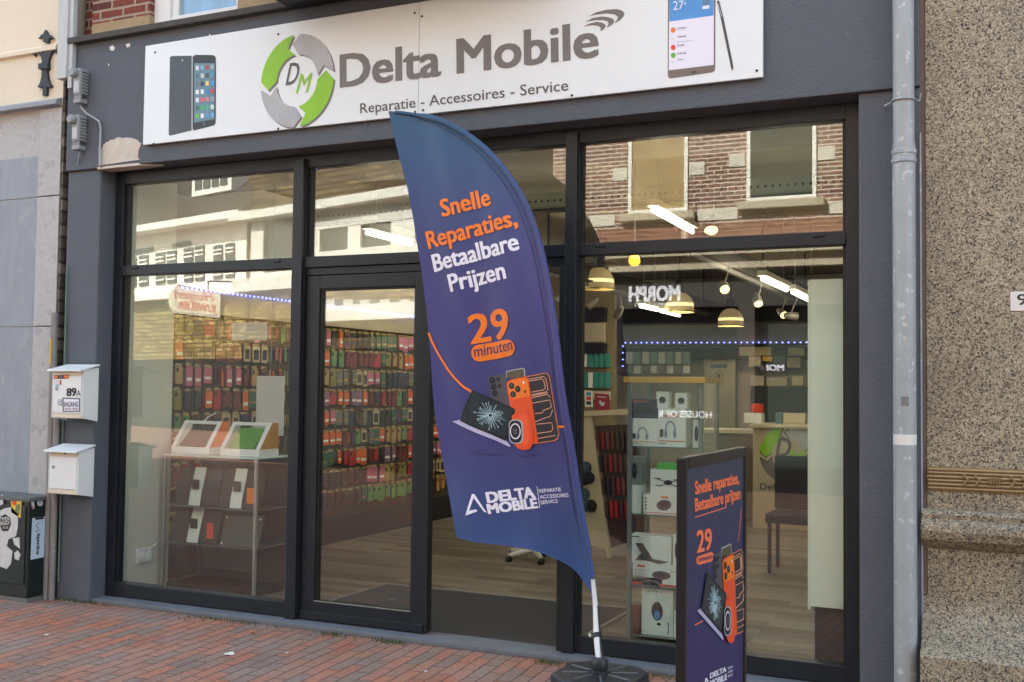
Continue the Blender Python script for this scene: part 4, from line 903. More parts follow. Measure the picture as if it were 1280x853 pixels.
o = bk.build('case_stock'); o['kind'] = 'stuff'; o['label'] = 'mass of phone cases and hooks filling the wall behind the front rows'
for i, (cn, pr) in enumerate(protos):
    if i not in used: bpy.data.objects.remove(pr)
# LED strips
ledm = emit('blue white led', '#6f78ff', 1.1)
def led(pts, label):
    b = MB(); P = [Vector(map(float, p)) for p in pts]
    for p, q in zip(P, P[1:]):
        L_ = (q-p).length; k = int(L_/(.055 if p[1] < 9.5 else .085))
        for i in range(k): c_ = p+(q-p)*((i+.5)/k); b.lathe(c_-Vector((0, 0, .007)), [(.002, 0), (.011, .004), (.011, .012), (.002, .016)] if p[1] < 9.5 else [(.002, -.004), (.014, 0), (.014, .010), (.002, .014)], ledm, 6)
        b.tube([p, q], .0035, mat('led tape', '#4a4c66', .5), 6)
    tag(b.build('led_strip'), label, 'led strip', 'led strips')
led([(-5.885, .86, 2.245), (-5.885, 9.4, 2.25)], 'blue white led strip along the header above the phone cases')
led([Y(778.5, 462, 10.18), Y(778.5, 428.5, 10.18), Y(1012, 428, 10.18)], 'blue led strip along the dark bulkhead at the back')
# white price sheets hanging before the cases
for px0, py0, px1, py1, yy, lb in ((290, 404, 333, 425, .78, 'white blank sheet hanging above the case rows by the left window'), (321, 470, 354, 545, .8, 'tall pale sheet hanging between the case rows by the left window')):
    a, c_ = Y(px0, py0, yy), Y(px1, py1, yy); b = MB(); b.box(a[0], c_[0], yy, yy+.004, c_[2], a[2], mat('white sheet', '#cfd0cc', .6)); b.tube([((a[0]+c_[0])/2, yy+.002, a[2]), ((a[0]+c_[0])/2, yy+.002, 2.98)], .0015, silver_p, 6); tag(b.build('price_sheet'), lb, 'sheet', 'price sheets')
# socket on the window cheek
sp_ = X(178, 694, -5.655); so = thing('wall_socket', sp_, 'white double wall socket with a cable low on the pale left window cheek', 'socket')
MB().box(-5.659, -5.63, sp_[1]-.07, sp_[1]+.07, sp_[2]-.05, sp_[2]+.05, white).build('housing', so, bevel=.01)
b = MB(); b.lathe((-5.63, sp_[1]-.03, sp_[2]), [(.026, 0), (.024, .004)], card, 16, Vector((1, 0, 0))); b.lathe((-5.63, sp_[1]+.035, sp_[2]), [(.026, 0), (.024, .004)], card, 16, Vector((1, 0, 0))); b.build('outlet', so)
MB().tube([(-5.64, sp_[1]+.05, sp_[2]+.04), (-5.62, sp_[1]+.1, sp_[2]+.07), (-5.64, sp_[1]+.16, sp_[2]+.03), (-5.64, sp_[1]+.2, sp_[2]+.06)], .005, white, 8).build('cable', so)

# --- glass vitrine in the left window
vx0, vx1, vy0, vy1, vz = -5.60, -4.76, .42, .82, .985
vt = thing('display_vitrine', ((vx0+vx1)/2, .6, .018), 'low glass display case with aluminium posts behind the left window', 'display case')
b = MB()
for x in (vx0, vx1-.022):
    for y in (vy0, vy1-.022): b.box(x, x+.022, y, y+.022, .018, vz-.012, alu)
b.build('post', vt, bevel=.003)
b = MB(); b.box(vx0-.005, vx1+.005, vy0-.005, vy1+.005, vz-.011, vz+.004, mat('pale glass top', '#b7c9c6', .15, var=.05)); b.build('top', vt, bevel=.003)
for z in (.62, .355): MB().box(vx0+.004, vx1-.004, vy0+.003, vy1-.004, z-.004, z+.004, mat('grey glass shelf', '#5f6663', .25)).build('shelf', vt)
MB().box(vx0+.024, vx1-.024, vy0+.004, vy0+.009, .10, vz-.012, cab_glass).build('glass_front', vt)
MB().box(vx0, vx1, vy1-.003, vy1, .05, vz-.012, mat('dark vitrine back', '#4a4643', .5)).build('back_panel', vt)
MB().box(vx0+.03, vx1-.03, vy0+.03, vy1-.03, .019, .06, mat('dark vitrine base', '#37332f', .6, var=.3)).build('base', vt)
bagm = mat('dark grey bag fabric', '#3d3a38', .75, var=.2, scale=12, bump=.15, bscale=60)
def bag(px0, py0, px1, py1, z0, label, tagc=None, band=True, board=False):
    yy = vy0+.03; a, c_ = Y(px0, py0, yy), Y(px1, py1, yy); x0, x1 = a[0], c_[0]; z1 = a[2]
    t = thing('tablet_sleeve', ((x0+x1)/2, yy+.08, z0), label, 'tablet sleeve', 'tablet sleeves in the vitrine')
    if board:
        MB().prism([(x0, y, z) for y, z in [(yy, z0), (yy+.02, z0), (yy+.08, z1), (yy+.06, z1)]], (1, 0, 0), 0, x1-x0, mat('graphite board', '#45433f', .5)).build('panel', t, bevel=.003)
        b = MB()
        for fx, fz in ((.06, .08), (.94, .08), (.06, .92), (.94, .92)): p = np.array([x0+(x1-x0)*fx, yy+.06*fz-.002, z0+(z1-z0)*fz]); b.lathe(p, [(.009, 0), (.009, .004)], white, 10, Vector((0, -1, 0)))
        b.build('corner_stud', t)
    else:
        MB().prism([(x0, y, z) for y, z in [(yy, z0), (yy+.08, z0), (yy+.13, z0+(z1-z0)*.6), (yy+.12, z1), (yy+.07, z1), (yy+.015, z0+(z1-z0)*.3)]], (1, 0, 0), 0, x1-x0, bagm).build('sleeve', t, bevel=.02)
        xm = x0+(x1-x0)*.5; b = MB()
        pr = [(yy-.004, z0+.002), (yy+.011, z0+(z1-z0)*.3), (yy+.066, z1+.003)]
        b.prism([(xm-.05, y, z) for y, z in pr]+[(xm-.05, y+.004, z) for y, z in pr[::-1]], (1, 0, 0), 0, .1, card); b.build('paper_band', t)
        b = MB(); zc_ = z0+(z1-z0)*.62; k = .62
        b.box(xm-.03, xm+.025, yy+.008, yy+.02, zc_-.05, zc_+.02, bagm); b.build('printed_picture', t)
        if tagc: MB().box(x0+(x1-x0)*.8, x0+(x1-x0)*.8+.06, yy-.003, yy, z0+.04, z0+.15, tagc).build('price_tag', t)
bag(217, 584, 270, 632, .6255, 'dark sleeve with white band, upper left in the glass vitrine')
bag(272, 586, 318, 634, .6255, 'dark sleeve with white band and orange tag, upper right in the glass vitrine', orange_p)
bag(212, 634, 270, 684, .3605, 'dark sleeve with white and red band, lower left in the glass vitrine', red_o)
bag(275, 644, 322, 687, .3605, 'flat graphite panel with four white studs, lower right in the vitrine', None, False, True)
def tilt_box(px0, px1, side, fill, label, strap):
    zb = vz+.0045; x0, x1 = Y(px0, 577, .5)[0], Y(px1, 577, .5)[0]; dp_ = .15; h_ = .235
    t = thing('display_box', ((x0+x1)/2, .58, zb), label, 'display box', 'tilted display boxes on the vitrine')
    MB().box(x0, x1, .48, .70, zb, zb+.05, card).build('tray', t, bevel=.003)
    pr = [(.485, zb+.051), (.695, zb+.051), (.695, zb+h_), (.62, zb+h_)]
    MB().prism([(x0+.001, y, z) for y, z in pr], (1, 0, 0), 0, .004, card).build('side', t); MB().prism([(x1-.005, y, z) for y, z in pr], (1, 0, 0), 0, .004, side).build('side', t)
    b = MB(); f0, f1 = np.array([.485, zb+.051]), np.array([.62, zb+h_]); nn = np.array([0, -(f1-f0)[1], (f1-f0)[0]]); nn /= np.linalg.norm(nn)
    def fp(u, v): q = f0+(f1-f0)*v; return (x0+(x1-x0)*u, q[0], q[1])
    for u0, u1, v0, v1 in ((0, .1, 0, 1), (.9, 1, 0, 1), (.1, .9, .88, 1)): b.prism([fp(u0, v0), fp(u1, v0), fp(u1, v1), fp(u0, v1)], nn, -.003, .002, card)
    b.build('window_frame', t)
    b = MB(); b.prism([fp(*q) for q in [(.14, .05), (.2, .5), (.24, .84), (.84, .84), (.86, .5), (.8, .05)]], nn, -.06, -.01, fill); b.build('product', t, bevel=.012)
    MB().prism([fp(.1, .0), fp(.9, 0), fp(.9, .88), fp(.1, .88)], nn, -.002, -.001, cab_glass).build('film', t)
    if strap: MB().tube([fp(.52, 1.0), fp(.56, 1.15), fp(.7, 1.3)], .006, white, 8).build('strap', t)
tilt_box(216, 263, orange_p, bagm, 'white tilted box showing a black bag, left on the vitrine', True)
tilt_box(277, 326, mat('amber side print', '#c48a2c', .5), mat('green mesh bag', '#5e9c33', .6, var=.4, scale=25), 'white tilted box showing a green bag, right on the vitrine', False)
# loose flat cartons behind the vitrine foot
b = MB()
for k in range(9):
    x, y = -5.35+k*.09+rnd.uniform(-.05, .05), .15+rnd.uniform(0, .22); a = rnd.uniform(0, 3); c_, s_ = math.cos(a)*.09, math.sin(a)*.06
    b.prism([(x+c_, y+s_, .02+k*.004), (x-s_, y+c_, .02+k*.004), (x-c_, y-s_, .02+k*.004), (x+s_, y-c_, .02+k*.004)], (0, 0, 1), 0, .003, dark_in if k % 3 else card)
tag(b.build('flat_cartons'), 'heap of loose flat dark packing scraps on the floor under the vitrine', 'packaging')

# --- tall glass tower in the right window
tx0, tx1, ty0, ty1, tz = -2.085, -1.63, .48, .86, 1.565
gt = thing('glass_tower', ((tx0+tx1)/2, .67, .018), 'tall glass display tower with gold rim behind the right window', 'display case')
b = MB()
for x in (tx0, tx1-.025):
    for y in (ty0, ty1-.025): b.box(x, x+.025, y, y+.025, .018, tz-.03, mat('grey green post', '#7c857f', .35, .5))
b.build('post', gt, bevel=.004)
b = MB(); gold = mat('gold rim', '#c9a24a', .35, .5, var=.1)
for q in ((tx0-.02, tx1+.02, ty0-.02, ty0, tz-.03, tz+.005), (tx0-.02, tx1+.02, ty1, ty1+.02, tz-.03, tz+.005), (tx0-.02, tx0, ty0, ty1, tz-.03, tz+.004), (tx1, tx1+.02, ty0, ty1, tz-.03, tz+.004)): b.box(*q, gold)
b.build('rim', gt, bevel=.003)
MB().box(tx0, tx1, ty0, ty1, tz-.012, tz-.004, cab_glass).build('top_pane', gt)
MB().box(tx0+.026, tx1-.026, ty0+.004, ty0+.009, .03, tz-.031, cab_glass).build('front_pane', gt)
MB().box(tx1-.009, tx1-.004, ty0+.026, ty1-.026, .03, tz-.031, cab_glass).build('side_pane', gt)
YT = ty0+.05; TW = on_y(YT)
shz = [TW(800, y)[2] for y in (557.5, 642, 730, 811)]; shz[3] = max(.05, shz[3])
for z in shz: MB().box(tx0+.027, tx1-.027, ty0+.012, ty1-.01, z-.006, z, mat('clear shelf glass', '#6d7a72', .2)).build('shelf', gt)
boxm = mat('pale product carton', '#dde3d9', .55, var=.05)
def carton(px0, py0, px1, py1, base, label, m=boxm, depth=.12, deco=None, side=None, name='product_box', yy=YT, M=None):
    M = M or on_y(yy); a, c_ = M(px0, py0), M(px1, py1); x0, x1 = a[0], c_[0]
    z0 = base if base is not None else c_[2]; z1 = z0+(a[2]-c_[2])
    t = thing(name, ((x0+x1)/2, yy+depth/2, z0), label, 'box', 'boxed gadgets on show')
    MB().box(x0, x1, yy, yy+depth, z0, z1, m).build('carton', t, bevel=.002)
    if side: MB().box(x1, x1+.0015, yy+.004, yy+depth-.004, z0+.004, z1-.004, side).build('side_label', t)
    if deco:
        b = MB(); w_, h_ = x1-x0, z1-z0
        F = lambda u, v: np.array([x0+w_*u, yy, z1-h_*v])
        deco(b, F); 
        if b.v: b.build('front_print', t)
    return z1
def deco_phones(b, F):
    for k in range(14):
        a = math.radians(200+k*140/13); 
    poly(b, F, [(.02, .84), (.98, .84), (.98, .86), (.02, .86)], red_o); poly(b, F, [(.04, .91), (.3, .91), (.3, .93), (.04, .93)], grey_p)
    stroke(b, F, [(.45+.17*math.cos(math.radians(a)), .58+.24*math.sin(math.radians(a))) for a in range(170, 371, 20)], .05, silver_p if b is None else mat('blue grey print', '#8294a0', .5))
    for u in (.29, .61): poly(b, F, ell(u, .66, .055, .12), mat('blue grey print', '#8294a0'), off=.003)
    poly(b, F, [(.07, .55), (.2, .55), (.2, .75), (.07, .75)], grey_p)
def deco_drone(b, F):
    poly(b, F, ell(.62, .5, .15, .1), grey_p); poly(b, F, ell(.62, .52, .06, .05), black, off=.003)
    for u, v in ((.25, .38), (.92, .4), (.3, .66), (.96, .66)): stroke(b, F, [(.62, .5), (u, v)], .03, grey_p); poly(b, F, ell(u, v-.03, .14, .018), grey_p, off=.003)
def deco_tablet(b, F):
    poly(b, F, [(.14, .3), (.32, .28), (.58, .85), (.42, .9)], mat('brown grey print', '#5f5750', .5)); poly(b, F, [(.42, .9), (.6, .82), (.95, .88), (.72, .98)], mat('slate print', '#4c4b55')); poly(b, F, [(.14, .9), (.32, .6), (.42, .9)], mat('slate print', '#4c4b55'), off=.0015); poly(b, F, [(.05, .05), (.25, .05), (.25, .08), (.05, .08)], black)
def deco_shaver(b, F):
    poly(b, F, ell(.62, .5, .2, .2, .25), grey_p); poly(b, F, ell(.6, .48, .12, .1, .25), black, off=.003); stroke(b, F, [(.75, .4), (.95, .25)], .015, grey_p)
    poly(b, F, [(.1, .08), (.27, .08), (.27, .18), (.1, .18)], red_o)
    for k in range(5): poly(b, F, [(.04, .3+.1*k), (.3-.03*(k % 2), .3+.1*k), (.3-.03*(k % 2), .33+.1*k), (.04, .33+.1*k)], silver_p)
    poly(b, F, [(0, .92), (1, .92), (1, 1), (0, 1)], red_o)
def deco_buds(b, F):
    poly(b, F, ell(.58, .5, .2, .28, .2), grey_p); poly(b, F, ell(.58, .45, .13, .15, .2), black, off=.003); poly(b, F, [(.5, .05), (.7, .05), (.7, .15), (.5, .15)], orange_p); poly(b, F, [(.02, .9), (.98, .9), (.98, .93), (.02, .93)], red_o)
    for k in range(4): poly(b, F, ell(.08, .2+.17*k, .025, .05), grey_p)
def deco_cam(b, F):
    poly(b, F, ell(.5, .48, .18, .2, -.15), black); poly(b, F, ell(.5, .56, .1, .1), blue_p, off=.003); poly(b, F, ell(.56, .75, .07, .03), black); 
    for k in range(4): poly(b, F, [(.2+.13*k, .06), (.26+.13*k, .06), (.26+.13*k, .075), (.2+.13*k, .075)], grey_p)
    poly(b, F, [(.84, .7), (.87, .7), (.87, .95), (.84, .95)], grey_p)
def deco_blue(b, F):
    poly(b, F, ell(.62, .55, .3, .3), mat('dim silver print', '#7c8794', .4)); poly(b, F, ell(.6, .52, .2, .18), black, off=.003); poly(b, F, [(.04, .06), (.14, .06), (.14, .3), (.04, .3)], yellow_p)
def deco_navy(b, F): poly(b, F, ell(.5, .55, .4, .18), black); poly(b, F, [(.05, .1), (.7, .1), (.7, .16), (.05, .16)], red_p); poly(b, F, [(.05, .85), (.9, .85), (.9, .9), (.05, .9)], grey_p)
def deco_small(b, F): poly(b, F, ell(.5, .5, .28, .2), black); poly(b, F, ell(.4, .62, .12, .1), grey_p, off=.003)
def deco_side(b, F): poly(b, F, ell(.45, .5, .22, .28), black); poly(b, F, ell(.5, .45, .12, .12), grey_p, off=.003)
z_ = carton(788, 521, 822, 556.5, shz[0], 'white headphone box, lower left on the top shelf of the glass tower', deco=deco_phones)
carton(786, 495, 822, 520, z_, 'navy box lying on the white headphone box in the glass tower', navy_p, deco=deco_navy)
z_ = carton(822.6, 508, 857, 557, shz[0], 'largest white headphone box with red caption, right on the tower top shelf', deco=lambda b, F: (deco_phones(b, F), word(b, F, 'HEADSET', (.2, .24), (.85, .22), (.2, .16), red_o, off=.003)))
carton(820.5, 487, 835.5, 508, z_, 'slim white pack with green edge on the largest headphone box', deco=deco_small, depth=.06)
carton(844, 488, 859, 508, z_, 'small white pack with black earbuds on the largest headphone box', deco=deco_small, depth=.06)
z_ = carton(787, 604, 801, 640, shz[1], 'plain white upright box, lower left on the second tower shelf', depth=.1)
carton(787, 567, 800.8, 603, z_, 'grey green box with a black headset, upper left on the second tower shelf', mat('grey green carton', '#7d8a82', .5), deco=deco_side, depth=.1)
z_ = carton(804, 614, 849, 641, shz[1], 'flat white speaker box with orange mark on the second tower shelf', deco=deco_buds)
z_ = carton(813, 579, 849, 613, z_, 'white drone box standing on the flat speaker box in the tower', deco=deco_drone)
carton(821, 569, 846, 578, z_, 'flat bright green box on the drone box in the tower', mat('bright green carton', '#54b24e', .5), depth=.1)
z_ = carton(791, 697, 849, 728, shz[2], 'white speaker box with orange sides on the third tower shelf', deco=deco_shaver, side=red_o)
carton(787, 657, 839, 696, z_, 'large white tablet keyboard box on the orange sided speaker box', deco=deco_tablet)
carton(841, 655, 853, 695, z_, 'narrow white box right of the tablet keyboard box', deco=deco_side)
z_ = carton(802, 746, 841, 809, .05, 'tall white camera box at the bottom of the glass tower', deco=deco_cam, side=mat('pale side print', '#a9b3aa', .5))
carton(790, 727, 828, 744, z_, 'blue box lying on the tall white camera box in the tower', mat('blue carton', '#3d6288', .5), deco=deco_blue, side=red_o)
carton(789, 769, 800, 805, .05, 'brown red box left of the tall camera box in the tower', mat('brown carton', '#7a4a38', .6))
carton(842, 777, 856, 812, .05, 'small pale green box right of the tall camera box in the tower', deco=deco_small)
carton(866, 521, 876, 556, shz[0], 'narrow pale box at the right edge of the tower top shelf', deco=deco_side, depth=.08)

# --- frosted panel and its black plinth at the right of the window
fp_ = thing('window_panel', (-.86, .25, .018), 'pale green frosted display panel on black plinth at right edge of window', 'panel')
pa, pb2 = Y(1010, 355, .22), Y(1010, 757, .22)
MB().box(pa[0]+.018, -.60, .20, .235, pb2[2], pa[2]+.02, pale_grn).build('front_board', fp_, bevel=.003)
MB().box(pa[0], pa[0]+.017, .21, .30, pb2[2]-.02, pa[2]+.02, mat('pale green edge', '#dbe3d2', .4)).build('edge_strip', fp_, bevel=.003)
MB().box(pa[0]+.03, -.60, .245, .55, .018, pb2[2]-.001, dark_in).build('plinth', fp_, bevel=.004)

# --- display stand behind the doorway
st = thing('display_stand', Z(745, 680), 'white slanted display stand hung with dark phone pouches behind the glass tower', 'display stand')
ys = 3.3; DS = on_y(ys); cs = crop(715, 480, 330/85)
b = MB(); b.prism([DS(*cs(x, y)) for x, y in [(40, 160), (92, 160), (188, 845), (168, 845), (160, 805), (40, 770)]], NY, -.03, 0, mat('cream stand board', '#c9c1a5', .6)); b.build('end_panel', st, bevel=.004)
b = MB(); b.prism([DS(*cs(x, y)) for x, y in [(100, 205), (300, 200), (300, 660), (168, 650)]], NY, -.3, -.06, mat('dim stand board', '#4a4136', .7)); b.prism([DS(*cs(x, y)) for x, y in [(155, 650), (300, 660), (300, 760), (178, 800)]], NY, -.3, -.07, mat('red brown stand base', '#4d3730', .7)); b.build('back_board', st)
b = MB(); b.prism([DS(*cs(x, y)) for x, y in [(20, 135), (300, 120), (300, 150), (30, 158)]], NY, -.4, .02, mat('cream stand board', '#c9c1a5')); b.build('top', st, bevel=.004)
pouch_cols = ['#5a3028', '#6b3a2c', '#3a2c2a', '#8b2a2c', '#4d3f3a', '#2b2a2c', '#7a4238', '#41302c']
grp = 'pouches on the slanted stand'
for r_ in range(4):
    for k in range(7):
        x, y = 112+r_*14+k*24, 235+r_*112; hx_ = pouch_cols[(k*3+r_*5) % 8] if not (r_ == 3 and k in (1, 2)) else '#b02a2e'
        b = MB(); b.prism([DS(*cs(x+u, y+v)) for u, v in [(0, 0), (15, -3), (19, 80), (5, 84)]], NY, -.045, -.015, mat('pouch '+hx_, hx_, .6, var=.2)); b.tube([DS(*cs(x+7, y+2))+np.array([0, .05, 0]), DS(*cs(x+7, y-1))+np.array([0, .01, 0])], .003, hookm, 6)
        tag(b.build('phone_pouch'), f'{"bright red" if hx_ == "#b02a2e" else "dark"} pouch, {ordn[r_]} row from top, {ordn[k]} from left on the slanted stand', 'phone pouch', grp)
for i, (x, y) in enumerate(((70, 405), (65, 462), (62, 535), (95, 590), (66, 590), (85, 455))):
    b = MB(); p = DS(*cs(x, y)); b.lathe(p+np.array([0, -.005, 0]), [(.05, 0), (.055, .01), (.045, .03), (.02, .035)], black if i % 2 else mat('dim teal plastic', '#35505c', .4), 14, Vector((0, -1, 0))); b.tube([p+np.array([0, .02, .04]), p+np.array([0, -.02, .05])], .003, hookm, 6)
    tag(b.build('cable_pack'), f'{"black" if i % 2 else "teal"} coiled cable pack on the stand end panel, {ordn[i]} counted from the top', 'cable pack', 'cable packs on the stand')
q0 = DS(*cs(112, 132)); rc = thing('counter_card', q0, 'dark red card with white emblem standing on the slanted stand', 'card')
b = MB(); b.prism([DS(*cs(x, y)) for x, y in [(112, 45), (180, 52), (186, 126), (116, 130)]], NY, 0, .012, mat('crimson card', '#9c2440', .5)); b.build('board', rc)
b = MB(); MQ = DS; poly(b, MQ, [cs(*q) for q in [(140, 78), (150, 92), (162, 88), (160, 104), (146, 108), (138, 96), (132, 92)]], white_p, off=.014); poly(b, MQ, [cs(*q) for q in [(125, 60), (170, 64), (170, 68), (125, 64)]], white_p, off=.014); b.build('print', rc)
q1 = DS(*cs(80, 112)); wc = thing('counter_card', q1, 'white card with blue, orange and black squares left of the dark red card', 'card')
b = MB(); b.prism([DS(*cs(x, y)) for x, y in [(62, 30), (100, 34), (102, 112), (66, 112)]], NY, 0, .012, card); b.build('board', wc)
b = MB()
for k, m in enumerate((blue_p, red_o, navy_p)): poly(b, DS, [cs(72, 40+22*k), cs(94, 41+22*k), cs(95, 58+22*k), cs(73, 57+22*k)], m, off=.014)
b.build('print', wc)

# --- back of the shop
YB = 10.14
def flatbox(px0, py0, px1, py1, yy, d, m, name, label, cat, group=None, bev=.004):
    a, c_ = Y(px0, py0, yy), Y(px1, py1, yy); b = MB(); b.box(a[0], c_[0], yy, yy+d, c_[2], a[2], m); return tag(b.build(name, bevel=bev), label, cat, group)
# packs on the far left return wall
MB().box(Y(715, 400, 8.2)[0]-.6, Y(768, 400, 8.2)[0], 8.2, 8.3, .02, 3.2, mat('taupe wall', '#8a7c5f', .85)).build('partition', shop)
for i, (y0, y1, m, lb) in enumerate(((385, 402, dark_in, 'dark upper shelf board on the partition wall'), (430, 442, dark_in, 'dark lower shelf board on the partition wall'))):
    flatbox(722, y0, 755, y1, 8.05, .14, m, 'shelf_board', lb, 'shelf')
flatbox(722, 404, 755, 428, 8.12, .07, mat('cream poster', '#b9ad92', .7), 'brand_board', 'cream board with small dark mark between the dark shelf boards', 'board')
tealm = mat('teal pack', '#3f8f86', .5, var=.3, scale=20)
for r_, (y0, y1) in enumerate(((442, 459), (466, 485))):
    for k in range(5):
        x0 = 728+k*7; flatbox(x0, y0, x0+5.6, y1, 8.1, .06, tealm if k != r_ else card, 'hanging_pack', f'{"teal" if k != r_ else "white"} pack on the partition, {"upper" if r_ == 0 else "lower"} row, {ordn[k]} from left', 'pack', 'packs on the partition wall')
flatbox(727, 489, 760, 500, 8.05, .12, mat('cream stand board', '#c9c1a5'), 'low_shelf', 'cream shelf under the teal packs on the partition', 'shelf')
for r_, (y0, y1) in enumerate(((440, 455), (457, 467))):
    for k in range(8):
        x0 = 782+k*10.2; flatbox(x0, y0, x0+8.5, y1, YB, .06, [card, mat('grey carton', '#8f918a', .6), mat('pale teal carton', '#8fb3ab', .6), card][(k*2+r_) % 4], 'hanging_pack', f'pale accessory pack on the back wall, {"upper" if r_ == 0 else "lower"} row, {ordn[k]} from left', 'pack', 'pale packs on the back wall')
bd = thing('back_door', Y(905, 600, 10.3), 'white inner door with red and blue stripe stickers at the back of the shop', 'door')
a, c_ = Y(880, 437, 10.25), Y(919, 600, 10.25); b = MB(); b.box(a[0], c_[0], 10.25, 10.29, .02, a[2], mat('off white door', '#a9a28e', .6)); b.build('leaf', bd, bevel=.004)
DB = on_y(10.248); b = MB(); poly(b, DB, [(888, 447), (909, 446.5), (909, 450.5), (888, 451)], mat('faded red', '#a05a52', .6)); poly(b, DB, [(888, 456), (909, 455.5), (909, 460), (888, 460.5)], mat('faded blue', '#4f6a86', .6)); poly(b, DB, ell(899, 470, 5, 6), grey_p); poly(b, DB, ell(899, 470, 4, 5), mat('off white door', '#a9a28e'), off=.003); poly(b, DB, ell(899, 470, 1.6, 3), grey_p, off=.004); poly(b, DB, [(894, 477), (904, 477), (904, 479), (894, 479)], mat('faded red', '#a05a52')); b.build('sticker', bd)
# product boxes above the counter
k = 0
for (x0, y0, x1, y1, hx_, lb) in ((924, 434, 964, 445, '#a8a184', 'long cream box, topmost on the back shelf'), (985, 435, 1005, 445, '#b0aa9a', 'short cream box, right of the long cream box'), (936, 446, 951, 458, '#b3ad9c', 'cream box above the small sign letters'), (953, 446, 965, 452, '#c9a534', 'yellow box between the cream boxes on the back wall'), (967, 446, 982, 460, '#4b545c', 'slate box on the back wall'), (984, 447, 1000, 460, '#9a8d74', 'tan box on the back wall by the frosted panel'), (938, 470, 955, 482, '#b8b4a8', 'pale square pack left on the lower back row'), (958, 472, 984, 482, '#aaa490', 'pale wide pack in the middle of the lower back row'), (990, 470, 1004, 482, '#c0b79c', 'pale ring pack right on the lower back row')):
    flatbox(x0, y0, x1, y1, YB, .1, mat('carton '+hx_, hx_, .6, var=.15, scale=20), 'wall_pack', lb, 'box', 'boxes on the back wall')
flatbox(938, 483, 1010, 530, 10.2, .08, mat('dark slate board', '#2b3236', .4, var=.4, scale=9), 'dark_board', 'dark slate board on the back wall behind the counter', 'board')
ct = thing('sales_counter', Y(960, 652, 6.0), 'cream sales counter with round green Delta Mobile emblem at the back of shop', 'counter')
ca, cb2 = Y(890, 529, 6.0), Y(1040, 655, 6.0); ctop = Y(940, 531, 6.0)[2]
MB().box(Y(941, 540, 6)[0], cb2[0], 6.0, 6.6, .02, ctop-.03, mat('cream counter', '#b3a98d', .5, var=.04)).build('front', ct, bevel=.006)
MB().box(Y(941, 540, 6)[0]-.03, cb2[0], 5.96, 6.64, ctop-.03, ctop+.01, mat('cream counter top', '#c2b89a', .4)).build('top', ct, bevel=.006)
MB().box(Y(870, 530, 6.5)[0], Y(940, 530, 6.5)[0], 6.7, 7.2, .02, 1.0, mat('grey brown counter', '#6f6655', .6)).build('return', ct, bevel=.006); MB().box(Y(870, 530, 6.5)[0]-.03, Y(941, 530, 6.5)[0], 6.66, 7.24, 1.0, 1.04, mat('cream counter top', '#c2b89a')).build('return_top', ct)
CQ = on_y(5.999); cc = CQ(985, 569); Rl = .30; b = MB()
def arrow2(th0, th1, m, off):
    pts = [(math.cos(math.radians(th0+(th1-th0)*k/14)), math.sin(math.radians(th0+(th1-th0)*k/14))) for k in range(15)]; t = math.radians(th1+14); pts.append((.8*math.cos(t), .8*math.sin(t)))
    pts += [(.56*math.cos(math.radians(th1+(th0-th1)*k/14)), .56*math.sin(math.radians(th1+(th0-th1)*k/14))) for k in range(15)]; t = math.radians(th0+14); pts.append((.76*math.cos(t), .76*math.sin(t)))
    b.prism([(cc[0]+Rl*x, 5.999, cc[2]+Rl*z) for x, z in pts], NY, off-.001, off, m)
for k, m in ((0, silver_p), (1, green_p), (2, sign_grey), (3, mat('amber print', '#b5811e', .5))): arrow2(90*k+6, 90*k+86, black, .002) or arrow2(90*k+9, 90*k+83, m, .004)
lettering(b, 'D', cc+np.array([-.13, 0, -.02]), cc+np.array([.02, 0, -.02]), (.03, 0, .2), sign_dk, NY, .005, .02); lettering(b, 'M', cc+np.array([.0, 0, -.12]), cc+np.array([.15, 0, -.12]), (.03, 0, .17), green_p, NY, .006, .02)
b.build('round_emblem', ct); b = MB(); word(b, CQ, 'Delta Mobile', (950, 612), (1022, 614), (950, 604), sign_dk, off=.004); b.build('lettering', ct)
for x0, y0, x1, y1, m, lb in ((930, 518, 952, 531, card, 'white box on the counter left of the dark boards'), (939, 509, 951, 520, red_o, 'orange red box on the white box on the counter'), (969, 516, 978, 530, mat('teal grey carton', '#4f6a70', .5), 'teal grey box standing on the counter'), (979, 516, 1006, 530, mat('cream box', '#b9ae90', .6), 'cream wide box with dark print on the counter by the panel')):
    a, c_ = Y(x0, y0, 6.2), Y(x1, y1, 6.2); t = MB(); zb = ctop+.012 if m is not red_o else ctop+.012+(Y(940, 518, 6.2)-Y(940, 531, 6.2))[2]; t.box(a[0], c_[0], 6.2, 6.35, zb, zb+a[2]-c_[2], m); tag(t.build('counter_box', bevel=.003), lb, 'box', 'boxes on the counter')
ch = thing('dark_chair', Z(975, 705), 'dark blue upholstered chair with thin legs before the counter', 'chair')
p0 = Y(956, 640, 3.2); b = MB(); b.box(p0[0], p0[0]+.42, 3.2, 3.6, .42, .5, mat('dark blue fabric', '#171b28', .8)); b.build('seat', ch, bevel=.02)
b = MB(); b.box(p0[0], p0[0]+.42, 3.58, 3.64, .5, .95, mat('dark blue fabric', '#23283a')); b.build('backrest', ch, bevel=.02)
for dx in (.03, .37):
    for dy in (3.24, 3.58): MB().tube([(p0[0]+dx, dy, .018), (p0[0]+dx, dy, .42)], .016, mat('dark purple leg', '#2c2630', .6), 10).build('leg', ch)
